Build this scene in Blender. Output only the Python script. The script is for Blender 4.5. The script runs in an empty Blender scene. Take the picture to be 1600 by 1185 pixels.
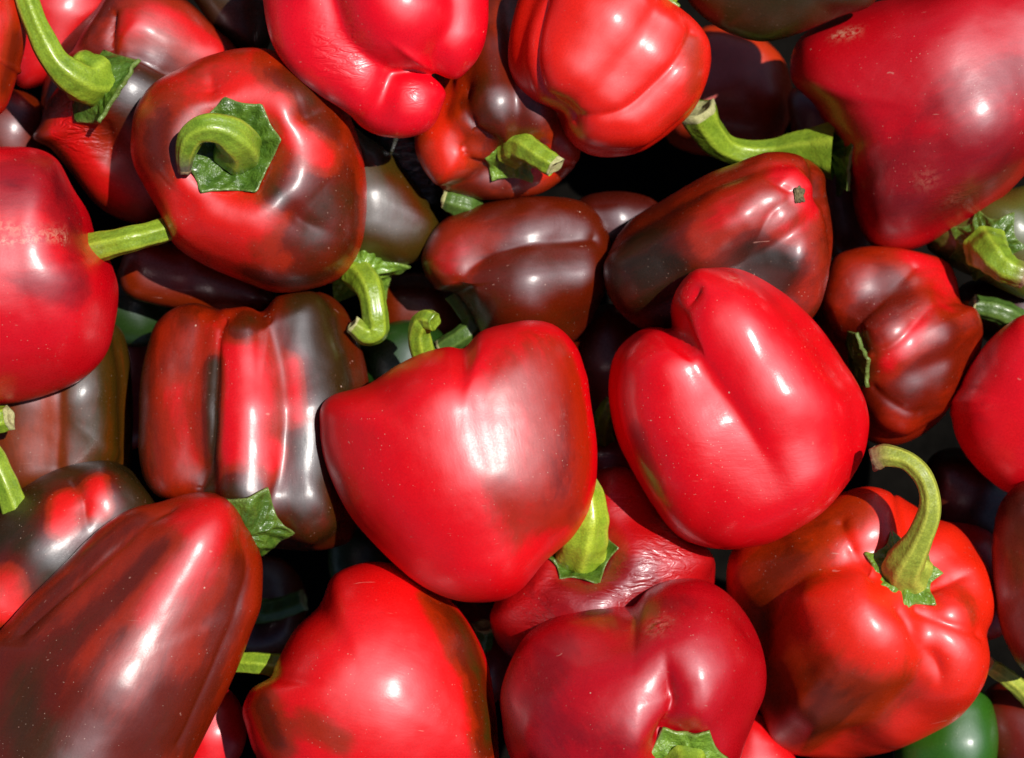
import bpy, math
import numpy as np
from mathutils import Vector
from mathutils.bvhtree import BVHTree

# ------------------------------------------------------------------ camera, sky, sun, exposure
PX = 0.000225            # one photo pixel at the height of the topmost peppers, metres
D = 3600.0               # camera height above that level, in those pixels
IW, IH = 1600.0, 1185.0
scene = bpy.context.scene
COL = scene.collection

cam_data = bpy.data.cameras.new("camera")
cam = bpy.data.objects.new("camera", cam_data)
COL.objects.link(cam)
cam.location = (0, 0, D * PX)
cam.rotation_euler = (0, 0, 0)
cam_data.sensor_width = 36.0
cam_data.lens = 36.0 * D / IW
cam_data.clip_start = 0.01
cam_data.clip_end = 100.0
cam_data.dof.use_dof = True
cam_data.dof.focus_distance = (D - 120) * PX
cam_data.dof.aperture_fstop = 11.0
scene.camera = cam

SUN_DIR = Vector((0.40, 0.20, 0.90)).normalized()      # towards the sun
sun_el = math.asin(SUN_DIR.z)
sun_az = math.atan2(SUN_DIR.x, SUN_DIR.y)
world = bpy.data.worlds.new("World")
scene.world = world
world.use_nodes = True
wn = world.node_tree.nodes
wl = world.node_tree.links
bg = wn["Background"]
sky = wn.new("ShaderNodeTexSky")
sky.sky_type = 'NISHITA'
sky.sun_disc = False
sky.sun_elevation = sun_el
sky.sun_rotation = sun_az
sky.air_density = 0.55
sky.dust_density = 0.6
sky.ozone_density = 1.0
wl.new(sky.outputs[0], bg.inputs[0])
bg.inputs[1].default_value = 0.05

sl = bpy.data.lights.new("sun", 'SUN')
sl.energy = 4.9
sl.angle = math.radians(0.53)
sl.color = (1.0, 0.95, 0.88)
so = bpy.data.objects.new("sun", sl)
COL.objects.link(so)
so.rotation_euler = SUN_DIR.to_track_quat('Z', 'Y').to_euler()
so.location = SUN_DIR * 3

scene.render.engine = 'CYCLES'
scene.view_settings.view_transform = 'Standard'
scene.view_settings.look = 'None'
scene.view_settings.exposure = 0.0
scene.view_settings.gamma = 1.0
scene.view_settings.use_curve_mapping = False
scene.cycles.use_denoising = True
scene.cycles.max_bounces = 4
scene.cycles.diffuse_bounces = 3
scene.cycles.glossy_bounces = 2
scene.cycles.transmission_bounces = 0
scene.cycles.use_adaptive_sampling = True
scene.cycles.adaptive_threshold = 0.02

rng = np.random.default_rng(7)

# ------------------------------------------------------------------ materials
class NT:
    def __init__(s, name):
        s.m = bpy.data.materials.new(name)
        s.m.use_nodes = True
        s.t = s.m.node_tree
        s.b = s.t.nodes["Principled BSDF"]
    def n(s, typ, **kw):
        nd = s.t.nodes.new(typ)
        for k, v in kw.items():
            setattr(nd, k, v)
        return nd
    def l(s, a, b):
        s.t.links.new(a, b)
    def val(s, sock, v):
        if hasattr(v, 'is_linked') or hasattr(v, 'links'):
            s.l(v, sock)
        else:
            sock.default_value = v
    def math(s, op, a, b=0.0, c=None, clamp=False):
        nd = s.n("ShaderNodeMath", operation=op)
        nd.use_clamp = clamp
        s.val(nd.inputs[0], a); s.val(nd.inputs[1], b)
        if c is not None: s.val(nd.inputs[2], c)
        return nd.outputs[0]
    def noise(s, vec, scale, detail=3.0, rough=0.5, dist=0.0):
        nd = s.n("ShaderNodeTexNoise")
        s.l(vec, nd.inputs["Vector"])
        nd.inputs["Scale"].default_value = scale
        nd.inputs["Detail"].default_value = detail
        nd.inputs["Roughness"].default_value = rough
        nd.inputs["Distortion"].default_value = dist
        return nd.outputs[0]
    def ramp(s, fac, stops, interp='LINEAR'):
        nd = s.n("ShaderNodeValToRGB")
        cr = nd.color_ramp
        cr.interpolation = interp
        while len(cr.elements) < len(stops):
            cr.elements.new(0.5)
        for e, (p, c) in zip(cr.elements, stops):
            e.position = p
            e.color = (c[0], c[1], c[2], 1) if hasattr(c, '__len__') else (c, c, c, 1)
        s.l(fac, nd.inputs[0])
        return nd.outputs[0]
    def mix(s, fac, a, b, mode='MIX'):
        nd = s.n("ShaderNodeMix", data_type='RGBA', blend_type=mode)
        s.val(nd.inputs[0], fac)
        for sock, v in ((nd.inputs[6], a), (nd.inputs[7], b)):
            if hasattr(v, '__len__') and not hasattr(v, 'links'):
                sock.default_value = (v[0], v[1], v[2], 1)
            else:
                s.l(v, sock)
        return nd.outputs[2]
    def attr(s, name):
        nd = s.n("ShaderNodeAttribute", attribute_name=name)
        return nd.outputs["Fac"]

RED = (0.58, 0.002, 0.007)
ORED = (0.62, 0.022, 0.006)
DRED = (0.30, 0.004, 0.010)
BROWN = (0.115, 0.014, 0.005)
OLIVE = (0.060, 0.034, 0.005)
DARK = (0.022, 0.013, 0.007)

def skin_material(idx, unripe, mid, ripe, dust=1.0, seed=0.0, rough=0.40, coat=0.55, coat_r=0.13, wrinkled=False, axis=(0, 0, 1), bloom=0.05):
    if mid[1] > 0.04 * mid[0]:
        mid = (1.12 * mid[0], 0.95 * mid[1], 0.15 * mid[2])
    if unripe[0] > unripe[1]: unripe = (0.85 * unripe[0], 0.75 * unripe[1], 0.35 * unripe[2])
    ripe = (min(0.8, 1.16 * ripe[0]), 0.65 * ripe[1], 0.6 * ripe[2])
    half = tuple(0.64 * a + 0.36 * b for a, b in zip(tuple(0.72 * q for q in mid), ripe))
    if mid[1] > 0.04 * mid[0]: half = (half[0], half[1] + 0.008, 0.5 * half[2])
    N = NT("pepper_skin")
    tc = N.n("ShaderNodeTexCoord").outputs["Object"]
    mp = N.n("ShaderNodeVectorMath", operation='ADD')
    N.l(tc, mp.inputs[0]); mp.inputs[1].default_value = (seed, seed * 1.7, seed * 0.6)
    v = mp.outputs[0]
    # ripeness: where the fruit has turned
    rp = N.attr("ripeness")
    # ripening runs in streaks along the fruit
    dt = N.n("ShaderNodeVectorMath", operation='DOT_PRODUCT'); N.l(v, dt.inputs[0]); dt.inputs[1].default_value = tuple(axis)
    sv = N.n("ShaderNodeVectorMath", operation='SCALE'); sv.inputs[0].default_value = tuple(axis)
    N.l(N.math('MULTIPLY', dt.outputs["Value"], -0.74), sv.inputs["Scale"])
    va = N.n("ShaderNodeVectorMath", operation='ADD'); N.l(v, va.inputs[0]); N.l(sv.outputs[0], va.inputs[1])
    va = va.outputs[0]
    n1 = N.noise(va, 85, 4, 0.6, 0.5)
    n2 = N.noise(va, 420, 2, 0.6)
    r = N.math('ADD', rp, N.math('MULTIPLY', N.math('SUBTRACT', n1, 0.5), 0.46))
    r = N.math('ADD', r, N.math('MULTIPLY', N.math('SUBTRACT', n2, 0.5), 0.16), clamp=True)
    col = N.ramp(r, [(0.08, unripe), (0.42, tuple(0.72 * q for q in mid)), (0.66, half), (0.92, ripe)], 'EASE')
    # fine flecking of the skin
    fl = N.noise(v, 1300, 2, 0.6)
    flm = N.ramp(fl, [(0.3, 0.92), (0.7, 1.07)])
    col = N.mix(1.0, col, flm, 'MULTIPLY')
    # worn and scarred skin
    sc = N.attr("scar")
    sn = N.noise(v, 520, 5, 0.75, 0.6)
    sm = N.math('MULTIPLY', sc, N.math('MULTIPLY', N.math('SUBTRACT', sn, 0.44), 7.0, clamp=True), clamp=True)
    col = N.mix(sm, col, (0.62, 0.30, 0.20))
    # grit and dust lying on the skin
    big = N.math('MULTIPLY', N.math('SUBTRACT', N.noise(v, 34, 2, 0.5), 0.40), 3.2, clamp=True)
    def specks(scale, radius, keep):
        vo = N.n("ShaderNodeTexVoronoi")
        N.l(v, vo.inputs["Vector"]); vo.inputs["Scale"].default_value = scale
        vo.inputs["Randomness"].default_value = 1.0
        sp = N.n("ShaderNodeSeparateColor"); N.l(vo.outputs["Color"], sp.inputs[0])
        size = N.math('MULTIPLY', sp.outputs[1], radius)
        near = N.math('MULTIPLY', N.math('SUBTRACT', size, vo.outputs["Distance"]), 30.0, clamp=True)
        return N.math('MULTIPLY', near, N.math('LESS_THAN', sp.outputs[0], keep))
    s1 = N.math('MULTIPLY', specks(760, 0.19, 0.45 * dust), N.math('ADD', N.math('MULTIPLY', big, 0.9), 0.1))
    s2 = specks(230, 0.10, 0.05 * dust)
    film = N.math('MULTIPLY', N.math('MULTIPLY', N.math('SUBTRACT', N.noise(v, 900, 4, 0.8), 0.50), 2.2, clamp=True),
                  N.math('MULTIPLY', big, 0.03 * dust))
    dm = N.math('ADD', N.math('MAXIMUM', N.math('MULTIPLY', s1, 0.6), N.math('MULTIPLY', s2, 0.75)), film, clamp=True)
    col = N.mix(dm, col, (0.60, 0.42, 0.33))
    # short scratches
    wv = N.n("ShaderNodeTexNoise"); 
    ms = N.n("ShaderNodeMapping"); N.l(v, ms.inputs[0])
    ms.inputs["Rotation"].default_value = (seed, 0.7 + seed, 0.3)
    ms.inputs["Scale"].default_value = (60, 520, 520)
    N.l(ms.outputs[0], wv.inputs["Vector"]); wv.inputs["Scale"].default_value = 1.0
    wv.inputs["Detail"].default_value = 1.0; wv.inputs["Distortion"].default_value = 0.6
    scr = N.math('MULTIPLY', N.math('SUBTRACT', wv.outputs[0], 0.775), 26.0, clamp=True)
    col = N.mix(N.math('MULTIPLY', scr, 0.4), col, (0.55, 0.30, 0.24))
    N.l(col, N.b.inputs["Base Color"])
    # gloss
    cn = N.noise(v, 70, 3, 0.6)
    rr = N.math('ADD', rough - 0.06, N.math('MULTIPLY', cn, 0.12))
    rr = N.math('ADD', rr, N.math('MULTIPLY', N.math('MAXIMUM', dm, sm), 0.4), clamp=True)
    N.l(rr, N.b.inputs["Roughness"])
    N.b.inputs["IOR"].default_value = 1.5
    N.b.inputs["Specular IOR Level"].default_value = 0.0
    N.l(N.math('MULTIPLY', coat, N.math('ADD', 0.35, N.math('MULTIPLY', cn, 1.3)), clamp=True), N.b.inputs["Coat Weight"])
    cr = N.math('ADD', coat_r - 0.10, N.math('ADD', N.math('MULTIPLY', cn, 0.14), N.math('MULTIPLY', fl, 0.14)))
    N.l(cr, N.b.inputs["Coat Roughness"])
    # relief: dents, pores, wrinkles
    b1 = N.n("ShaderNodeBump"); b1.inputs["Strength"].default_value = 0.2; b1.inputs["Distance"].default_value = 0.004
    N.l(N.math('ADD', N.noise(v, 48, 2, 0.5), N.math('ADD', N.math('MULTIPLY', n2, 0.05), N.math('MULTIPLY', fl, 0.018))), b1.inputs["Height"])
    mw = N.n("ShaderNodeMapping"); N.l(v, mw.inputs[0])
    mw.inputs["Rotation"].default_value = (0.2, 0.1, 0.45); mw.inputs["Scale"].default_value = (130, 420, 300)
    wn_ = N.n("ShaderNodeTexNoise"); N.l(mw.outputs[0], wn_.inputs["Vector"])
    wn_.inputs["Scale"].default_value = 1.0; wn_.inputs["Detail"].default_value = 2.5; wn_.inputs["Distortion"].default_value = 1.2
    b3 = N.n("ShaderNodeBump"); b3.inputs["Distance"].default_value = 0.0022
    N.l(N.attr("wrinkle"), b3.inputs["Strength"])
    N.l(wn_.outputs[0], b3.inputs["Height"]); N.l(b1.outputs[0], b3.inputs["Normal"])
    # waxy bloom: a second, broad sheen over the sharp one
    gl = N.n("ShaderNodeBsdfGlossy", distribution='BECKMANN')
    gl.inputs["Color"].default_value = (0.90 * bloom, 0.96 * bloom, 1.12 * bloom, 1)
    N.l(N.math('ADD', rough - 0.05, N.math('MULTIPLY', cn, 0.16)), gl.inputs["Roughness"])
    ad = N.n("ShaderNodeAddShader")
    out = N.t.nodes["Material Output"]
    N.l(N.b.outputs[0], ad.inputs[0]); N.l(gl.outputs[0], ad.inputs[1]); N.l(ad.outputs[0], out.inputs[0])
    N.l((b3 if wrinkled else b1).outputs[0], gl.inputs["Normal"])
    if wrinkled:
        N.l(b3.outputs[0], N.b.inputs["Normal"]); N.l(b3.outputs[0], N.b.inputs["Coat Normal"])
    else:
        N.l(b1.outputs[0], N.b.inputs["Normal"]); N.l(b1.outputs[0], N.b.inputs["Coat Normal"])
    return N.m

def green_material(name, lo, hi, scale, rough=0.42, coat=0.25, streak=False, tip=None, rim=False, relief=0.45):
    N = NT(name)
    tc = N.n("ShaderNodeTexCoord").outputs["Object"]
    a = N.noise(tc, scale, 4, 0.6, 0.3)
    col = N.ramp(a, [(0.28, lo), (0.72, hi)])
    if streak:                                         # pale ribs running along the stem
        st = N.attr("rib")
        col = N.mix(N.math('MULTIPLY', st, 0.55), col, (min(1, hi[0] * 1.7), min(1, hi[1] * 1.5), hi[2] * 1.8))
    if tip is not None:                                # towards the cut the stem dries out
        tp = N.math('ADD', N.attr("dry"), N.math('MULTIPLY', N.math('SUBTRACT', N.noise(tc, 300, 4, 0.7), 0.5), 0.5))
        tp = N.math('MULTIPLY', N.math('SUBTRACT', tp, 0.25), 1.8, clamp=True)
        col = N.mix(tp, col, tip)
    if rim:                                            # the leaf's thin edge is paler
        col = N.mix(N.math('MULTIPLY', N.attr('rim'), 0.4), col, (0.26, 0.34, 0.10))
    sp = N.noise(tc, 1500, 2, 0.6)
    col = N.mix(1.0, col, N.ramp(sp, [(0.3, 0.8), (0.72, 1.25)]), 'MULTIPLY')
    N.l(col, N.b.inputs["Base Color"])
    N.b.inputs["Roughness"].default_value = rough
    N.b.inputs["Coat Weight"].default_value = coat
    N.b.inputs["Coat Roughness"].default_value = 0.2
    N.b.inputs["Subsurface Weight"].default_value = 0.0
    N.b.inputs["Subsurface Radius"].default_value = (0.002, 0.003, 0.001)
    N.b.inputs["Subsurface Scale"].default_value = 1.0
    b = N.n("ShaderNodeBump"); b.inputs["Strength"].default_value = relief; b.inputs["Distance"].default_value = 0.0012 if not rim else 0.0026
    N.l(N.noise(tc, 330, 3, 0.6), b.inputs["Height"])
    N.l(b.outputs[0], N.b.inputs["Normal"])
    return N.m

M_STEM = green_material("stem_green", (0.11, 0.20, 0.011), (0.25, 0.37, 0.024), 130, streak=True, tip=(0.20, 0.19, 0.05))
M_STEM_LT = green_material("stem_light_green", (0.17, 0.29, 0.012), (0.34, 0.46, 0.03), 120, streak=True, tip=(0.3, 0.3, 0.1))
M_STEM_DK = green_material("stem_dark_green", (0.035, 0.085, 0.012), (0.085, 0.16, 0.025), 130, streak=True, tip=(0.14, 0.17, 0.07))
M_STEM_DRY = green_material("stem_drying", (0.19, 0.24, 0.02), (0.37, 0.43, 0.05), 160, rough=0.55, coat=0.05, streak=True, tip=(0.23, 0.14, 0.06))
M_STEM_GREY = green_material("stem_grey_tip", (0.12, 0.22, 0.012), (0.23, 0.35, 0.024), 150, streak=True, tip=(0.10, 0.09, 0.055))
M_CAL = green_material("calyx_green", (0.032, 0.085, 0.008), (0.095, 0.185, 0.016), 190, rough=0.40, coat=0.4, rim=True, relief=0.55)
M_CAL_LT = green_material("calyx_light_green", (0.085, 0.185, 0.014), (0.19, 0.33, 0.030), 210, rough=0.42, coat=0.3, rim=True, relief=0.55)
M_CUT = green_material("stem_cut", (0.28, 0.29, 0.10), (0.50, 0.48, 0.24), 420, rough=0.8, coat=0.0)
M_CUT_BR = green_material("stem_cut_brown", (0.20, 0.12, 0.06), (0.36, 0.25, 0.13), 420, rough=0.85, coat=0.0)
M_SCAR = green_material("blossom_scar", (0.03, 0.022, 0.01), (0.22, 0.17, 0.08), 700, rough=0.9, coat=0.0)

# ------------------------------------------------------------------ shape helpers
def icosphere(level):
    t = (1 + 5 ** 0.5) / 2
    V = [(-1, t, 0), (1, t, 0), (-1, -t, 0), (1, -t, 0), (0, -1, t), (0, 1, t), (0, -1, -t), (0, 1, -t),
         (t, 0, -1), (t, 0, 1), (-t, 0, -1), (-t, 0, 1)]
    F = [(0, 11, 5), (0, 5, 1), (0, 1, 7), (0, 7, 10), (0, 10, 11), (1, 5, 9), (5, 11, 4), (11, 10, 2), (10, 7, 6), (7, 1, 8),
         (3, 9, 4), (3, 4, 2), (3, 2, 6), (3, 6, 8), (3, 8, 9), (4, 9, 5), (2, 4, 11), (6, 2, 10), (8, 6, 7), (9, 8, 1)]
    V = np.array(V, float); V /= np.linalg.norm(V, axis=1)[:, None]
    F = np.array(F)
    for _ in range(level):
        e = np.concatenate([F[:, [0, 1]], F[:, [1, 2]], F[:, [2, 0]]])
        es = np.sort(e, axis=1)
        u, inv = np.unique(es, axis=0, return_inverse=True)
        inv = inv.reshape(-1)
        mid = V[u[:, 0]] + V[u[:, 1]]
        mid /= np.linalg.norm(mid, axis=1)[:, None]
        n0 = len(V); V = np.concatenate([V, mid]); nf = len(F)
        a, b, c = inv[:nf] + n0, inv[nf:2 * nf] + n0, inv[2 * nf:] + n0
        F = np.concatenate([np.stack([F[:, 0], a, c], 1), np.stack([F[:, 1], b, a], 1),
                            np.stack([F[:, 2], c, b], 1), np.stack([a, b, c], 1)])
    return V, F
ICO = {5: icosphere(5), 6: icosphere(6)}

def sd_cone(p, a, b, r1, r2):
    """signed distance of a round cone"""
    ba = b - a
    l2 = float(ba @ ba); rr = r1 - r2
    if l2 < rr * rr + 1e-6:
        q, r = (a, r1) if r1 > r2 else (b, r2)
        return np.linalg.norm(p - q, axis=1) - r
    a2 = l2 - rr * rr; il2 = 1 / l2
    pa = p - a
    y = pa @ ba
    z = y - l2
    pp = np.einsum('ij,ij->i', pa, pa)
    x2 = np.maximum(l2 * (l2 * pp - y * y), 0)
    y2 = y * np.abs(y) * (a2 * l2); z2 = z * np.abs(z) * (a2 * l2)
    k = np.sign(rr) * rr * rr * x2
    out = (np.sqrt(x2 * (a2 * il2)) + y * rr) * il2 - r1
    m1 = z2 > k
    m2 = (~m1) & (y2 < k)
    out[m1] = np.sqrt(x2[m1] + z[m1] ** 2 * l2) * il2 - r2
    out[m2] = np.sqrt(pp[m2]) - r1
    return out

def surface_nets(field, lo, hi, h):
    """skin of an implicit solid on a regular grid, drawn onto the true surface"""
    ax = [np.arange(lo[i], hi[i] + h, h) for i in range(3)]
    n = [len(a) for a in ax]
    G = np.stack(np.meshgrid(*ax, indexing='ij'), -1).reshape(-1, 3)
    f = field(G).reshape(n) < 0
    cnt = np.zeros([m - 1 for m in n], dtype=np.int8)
    for a in (0, 1):
        for b in (0, 1):
            for c in (0, 1):
                cnt += f[a:n[0] - 1 + a, b:n[1] - 1 + b, c:n[2] - 1 + c]
    act = (cnt > 0) & (cnt < 8)
    idx = np.full(act.shape, -1, dtype=np.int64)
    cells = np.argwhere(act)
    idx[act] = np.arange(len(cells))
    V = np.array(lo) + (cells + 0.5) * h
    F = []
    for d in range(3):
        u, v = (d + 1) % 3, (d + 2) % 3
        s0 = [slice(None)] * 3; s1 = [slice(None)] * 3
        s0[d] = slice(0, n[d] - 1); s1[d] = slice(1, n[d])
        A, B = f[tuple(s0)], f[tuple(s1)]
        for flip, M in ((False, A & ~B), (True, ~A & B)):
            e = np.argwhere(M)
            ok = (e[:, u] > 0) & (e[:, v] > 0) & (e[:, u] < n[u] - 1) & (e[:, v] < n[v] - 1)
            e = e[ok]
            def at(du, dv):
                q = e.copy(); q[:, u] -= du; q[:, v] -= dv
                return idx[q[:, 0], q[:, 1], q[:, 2]]
            q = np.stack([at(1, 1), at(0, 1), at(0, 0), at(1, 0)], 1)
            if flip: q = q[:, ::-1]
            F.append(q[:, [0, 1, 2]]); F.append(q[:, [0, 2, 3]])
    F = np.concatenate(F)
    e = 0.8
    for it in range(4):
        f0 = field(V)
        g = np.stack([(field(V + np.eye(3)[c] * e) - f0) / e for c in range(3)], 1)
        V = V - g * (f0 / np.maximum((g * g).sum(1), 0.2))[:, None] * 0.9
        if it < 2:                                             # even out the mesh
            acc = np.zeros_like(V); c2 = np.zeros(len(V))
            for a, b in ((0, 1), (1, 2), (2, 0)):
                for c in range(3):
                    acc[:, c] += np.bincount(F[:, a], V[F[:, b], c], len(V)) + np.bincount(F[:, b], V[F[:, a], c], len(V))
                c2 += np.bincount(F[:, a], minlength=len(V)) + np.bincount(F[:, b], minlength=len(V))
            V = 0.4 * V + 0.6 * acc / np.maximum(c2, 1)[:, None]
    return V, F

def smin(a, b, k):
    h = np.maximum(k - np.abs(a - b), 0) / k
    return np.minimum(a, b) - h * h * h * k / 6

def norm(v):
    v = np.asarray(v, float)
    return v / max(np.linalg.norm(v), 1e-9)

def catmull(P, n):
    P = np.asarray(P, float)
    Q = np.concatenate([[2 * P[0] - P[1]], P, [2 * P[-1] - P[-2]]])
    out = []
    m = len(P) - 1
    for i in range(n):
        t = i / (n - 1) * m
        s = min(int(t), m - 1); u = t - s
        p0, p1, p2, p3 = Q[s], Q[s + 1], Q[s + 2], Q[s + 3]
        out.append(0.5 * ((2 * p1) + (-p0 + p2) * u + (2 * p0 - 5 * p1 + 4 * p2 - p3) * u * u + (-p0 + 3 * p1 - 3 * p2 + p3) * u ** 3))
    return np.array(out)

def closed_outline(pts, n=360):
    P = np.array(pts, float)
    m = len(P)
    out = []
    for i in range(m):
        p0, p1, p2, p3 = P[i - 1], P[i], P[(i + 1) % m], P[(i + 2) % m]
        for u in np.linspace(0, 1, 12, endpoint=False):
            out.append(0.5 * ((2 * p1) + (-p0 + p2) * u + (2 * p0 - 5 * p1 + 4 * p2 - p3) * u * u + (-p0 + 3 * p1 - 3 * p2 + p3) * u ** 3))
    return np.array(out)

def radial(pts, c, nb=360):
    """largest radius of a closed curve for each direction about c"""
    d = pts - c
    ang = np.arctan2(d[:, 1], d[:, 0]); rad = np.hypot(d[:, 0], d[:, 1])
    grid = np.zeros(nb)
    m = len(pts)
    for i in range(m):
        a0, a1 = ang[i], ang[(i + 1) % m]
        r0, r1 = rad[i], rad[(i + 1) % m]
        da = (a1 - a0 + math.pi) % (2 * math.pi) - math.pi
        steps = max(2, int(abs(da) / (2 * math.pi / nb)) * 2 + 2)
        for u in np.linspace(0, 1, steps):
            b = int(((a0 + da * u) % (2 * math.pi)) / (2 * math.pi) * nb) % nb
            grid[b] = max(grid[b], r0 + (r1 - r0) * u)
    for i in range(nb):
        if grid[i] == 0:
            grid[i] = grid[i - 1]
    return grid

def smooth_ring(a, s):
    k = np.exp(-0.5 * (np.arange(-20, 21) / s) ** 2); k /= k.sum()
    b = np.concatenate([a[-20:], a, a[:20]])
    return np.convolve(b, k, 'valid')

def to_mesh(name, V, F, mat, attrs=None):
    me = bpy.data.meshes.new(name)
    V = np.asarray(V, dtype=np.float32)
    if isinstance(F, np.ndarray):
        nf = len(F)
        me.vertices.add(len(V)); me.vertices.foreach_set('co', V.ravel())
        me.loops.add(nf * 3); me.loops.foreach_set('vertex_index', F.astype(np.int32).ravel())
        me.polygons.add(nf); me.polygons.foreach_set('loop_start', np.arange(0, nf * 3, 3, dtype=np.int32))
        me.update(calc_edges=True)
    else:
        me.from_pydata(V.tolist(), [], F)
    for k, a in (attrs or {}).items():
        at = me.attributes.new(k, 'FLOAT', 'POINT')
        at.data.foreach_set('value', np.asarray(a, dtype=np.float32))
    me.polygons.foreach_set('use_smooth', np.ones(len(me.polygons), dtype=bool))
    me.materials.append(mat)
    me.update()
    return me

def link(name, me, parent):
    o = bpy.data.objects.new(name, me)
    COL.objects.link(o)
    o.parent = parent
    return o

PEPPERS = []

class Pepper:
    """one fruit, shaped in its own frame: x right, y up, z towards the sky, in photo pixels of its own level"""
    def __init__(s, name, label, outline, z, T=None, B=None, R=(150, 130), az=(0, 90, 180, 270), f=(0.66, 0.66), k=26,
                 ref=(0, 0, 1), lobes=None, core=0.62, level=6, cols=(OLIVE, BROWN, RED), ripe=0.9, patches=(), wrinkle=(), scars=(),
                 stem=None, calyx=None, scar_at=None, dust=1.0, flat=1.0, rough=0.51, coat=0.65, dimple=(0.30, 0.22), jit=0.10, cr=0.24,
                 dip=None, grooves=(), soft=0.40, barrel=0.12, mid=0.45, nets=0, bloom=0.055, sm=2.5):
        s.__dict__.update({k_: v for k_, v in locals().items() if k_ != 's'})
        out = closed_outline(outline)
        s.c = np.array([(out[:, 0].min() + out[:, 0].max()) / 2, (out[:, 1].min() + out[:, 1].max()) / 2])
        s.out = np.stack([out[:, 0] - s.c[0], -(out[:, 1] - s.c[1])], 1)
        s.z0 = float(z)
        s.seed = len(PEPPERS) * 0.37 + 0.11
        s.rng = np.random.default_rng(len(PEPPERS) + 3)
        PEPPERS.append(s)
        s.sculpt()
    def loc(s, p):
        """photo point (x, y, height above the pepper's middle) in the pepper's frame"""
        b = np.array([p[0] - s.c[0], -(p[1] - s.c[1]), 0.0], float)
        return b + (s.eye() - b) * ((p[2] if len(p) > 2 else 0.0) / D)
    def eye(s):
        return np.array([IW / 2 - s.c[0], s.c[1] - IH / 2, D])
    def pick(s, x, y):
        b = s.loc((x, y)); e = s.eye(); d = norm(b - e)
        h = s.bvh.ray_cast(Vector(e), Vector(d), 2 * D)
        return None if h[0] is None else np.array(h[0])
    def sculpt(s):
        U, F = ICO[s.level]
        s.F = F
        cones = []
        if s.lobes:
            for (p1, r1, p2, r2) in s.lobes:
                cones.append((s.loc(p1), s.loc(p2), r1, r2))
            o = np.mean([0.5 * (c[0] + c[1]) for c in cones], axis=0)
            if s.T is not None: o = 0.5 * (s.loc(s.T) + s.loc(s.B))
        else:
            T, B = s.loc(s.T), s.loc(s.B)
            a = norm(T - B); L = np.linalg.norm(T - B)
            e1 = np.array(s.ref, float); e1 = norm(e1 - (e1 @ a) * a)
            e2 = np.cross(a, e1)
            R1, R2 = s.R
            for az in s.az:
                j = 1 + s.jit * s.rng.uniform(-1, 1)
                th = math.radians(az)
                d = e1 * math.cos(th) + e2 * math.sin(th)
                r1, r2 = R1 * s.f[0] * j, R2 * s.f[1] * j
                p1 = T - a * (r1 - R1 * s.dimple[0] * 1.0) + d * (R1 - r1)
                p2 = B + a * (r2 - R2 * s.dimple[1] * 1.0) + d * (R2 - r2)
                tm = s.mid
                pm = p1 * (1 - tm) + p2 * tm; rm = r1 * (1 - tm) + r2 * tm
                cones.append((p1, pm + d * rm * s.barrel * 0.5, r1, rm * (1 + s.barrel * 0.5)))
                cones.append((pm + d * rm * s.barrel * 0.5, p2, rm * (1 + s.barrel * 0.5), r2))
            cc = s.core
            cones.append((T - a * (R1 * cc + 0.12 * R1), B + a * (R2 * cc + 0.08 * R2), R1 * cc, R2 * cc))
            o = 0.5 * (T + B)
            s.axis = a
        def field(p):
            v = None
            for (p1, p2, r1, r2) in cones:
                q = sd_cone(p, p1, p2, r1, r2)
                v = q if v is None else smin(v, q, s.k)
            return v
        if s.nets:
            lo = np.min([np.minimum(c[0] - c[2], c[1] - c[3]) for c in cones], axis=0) - 12
            hi = np.max([np.maximum(c[0] + c[2], c[1] + c[3]) for c in cones], axis=0) + 12
            V, s.F = surface_nets(field, lo, hi, s.nets)
        else:
          r = np.full(len(U), 1.0)
          lo = np.zeros(len(U)); hi = np.full(len(U), 800.0)
          for _ in range(9):                                   # walk outwards by the distance to the skin, inside only
              r = r - field(o + U * r[:, None]) * 0.98
              r = np.clip(r, 0.5, 800)
          for _ in range(2):
              r = r - field(o + U * r[:, None]) * 0.7
          V = o + U * r[:, None]
        V[:, 2] *= s.flat
        # fit the fruit's outline
        tgt = radial(s.out, np.zeros(2))
        for it in range(4):
            sx, sy = s.screen(V)
            ang = (np.arctan2(sy, sx) % (2 * math.pi)) / (2 * math.pi) * 360
            b = ang.astype(int) % 360
            rad = np.hypot(sx, sy)
            cur = np.zeros(360); np.maximum.at(cur, b, rad)
            for i in range(360):
                if cur[i] == 0: cur[i] = cur[i - 1]
            ratio = smooth_ring(np.clip(tgt / np.maximum(cur, 1), 0.55, 1.8), s.sm)
            mean = ratio.mean()
            if it == 0: s.fit = (ratio.min(), ratio.max(), mean)
            fr = ang - np.floor(ang)
            rv = ratio[b] * (1 - fr) + ratio[(b + 1) % 360] * fr
            cv = np.maximum(cur[b], 1)
            w = np.clip(rad / cv, 0, 1); w = w * w * (3 - 2 * w)
            m0 = mean
            fac = m0 + (rv - m0) * w
            V[:, 0] *= fac; V[:, 1] *= fac
            if it == 0: V[:, 2] *= mean
        s.V = V
        if s.dip: s.hollow(*s.dip)
        for g in s.grooves:
            s.crease(*g)
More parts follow.
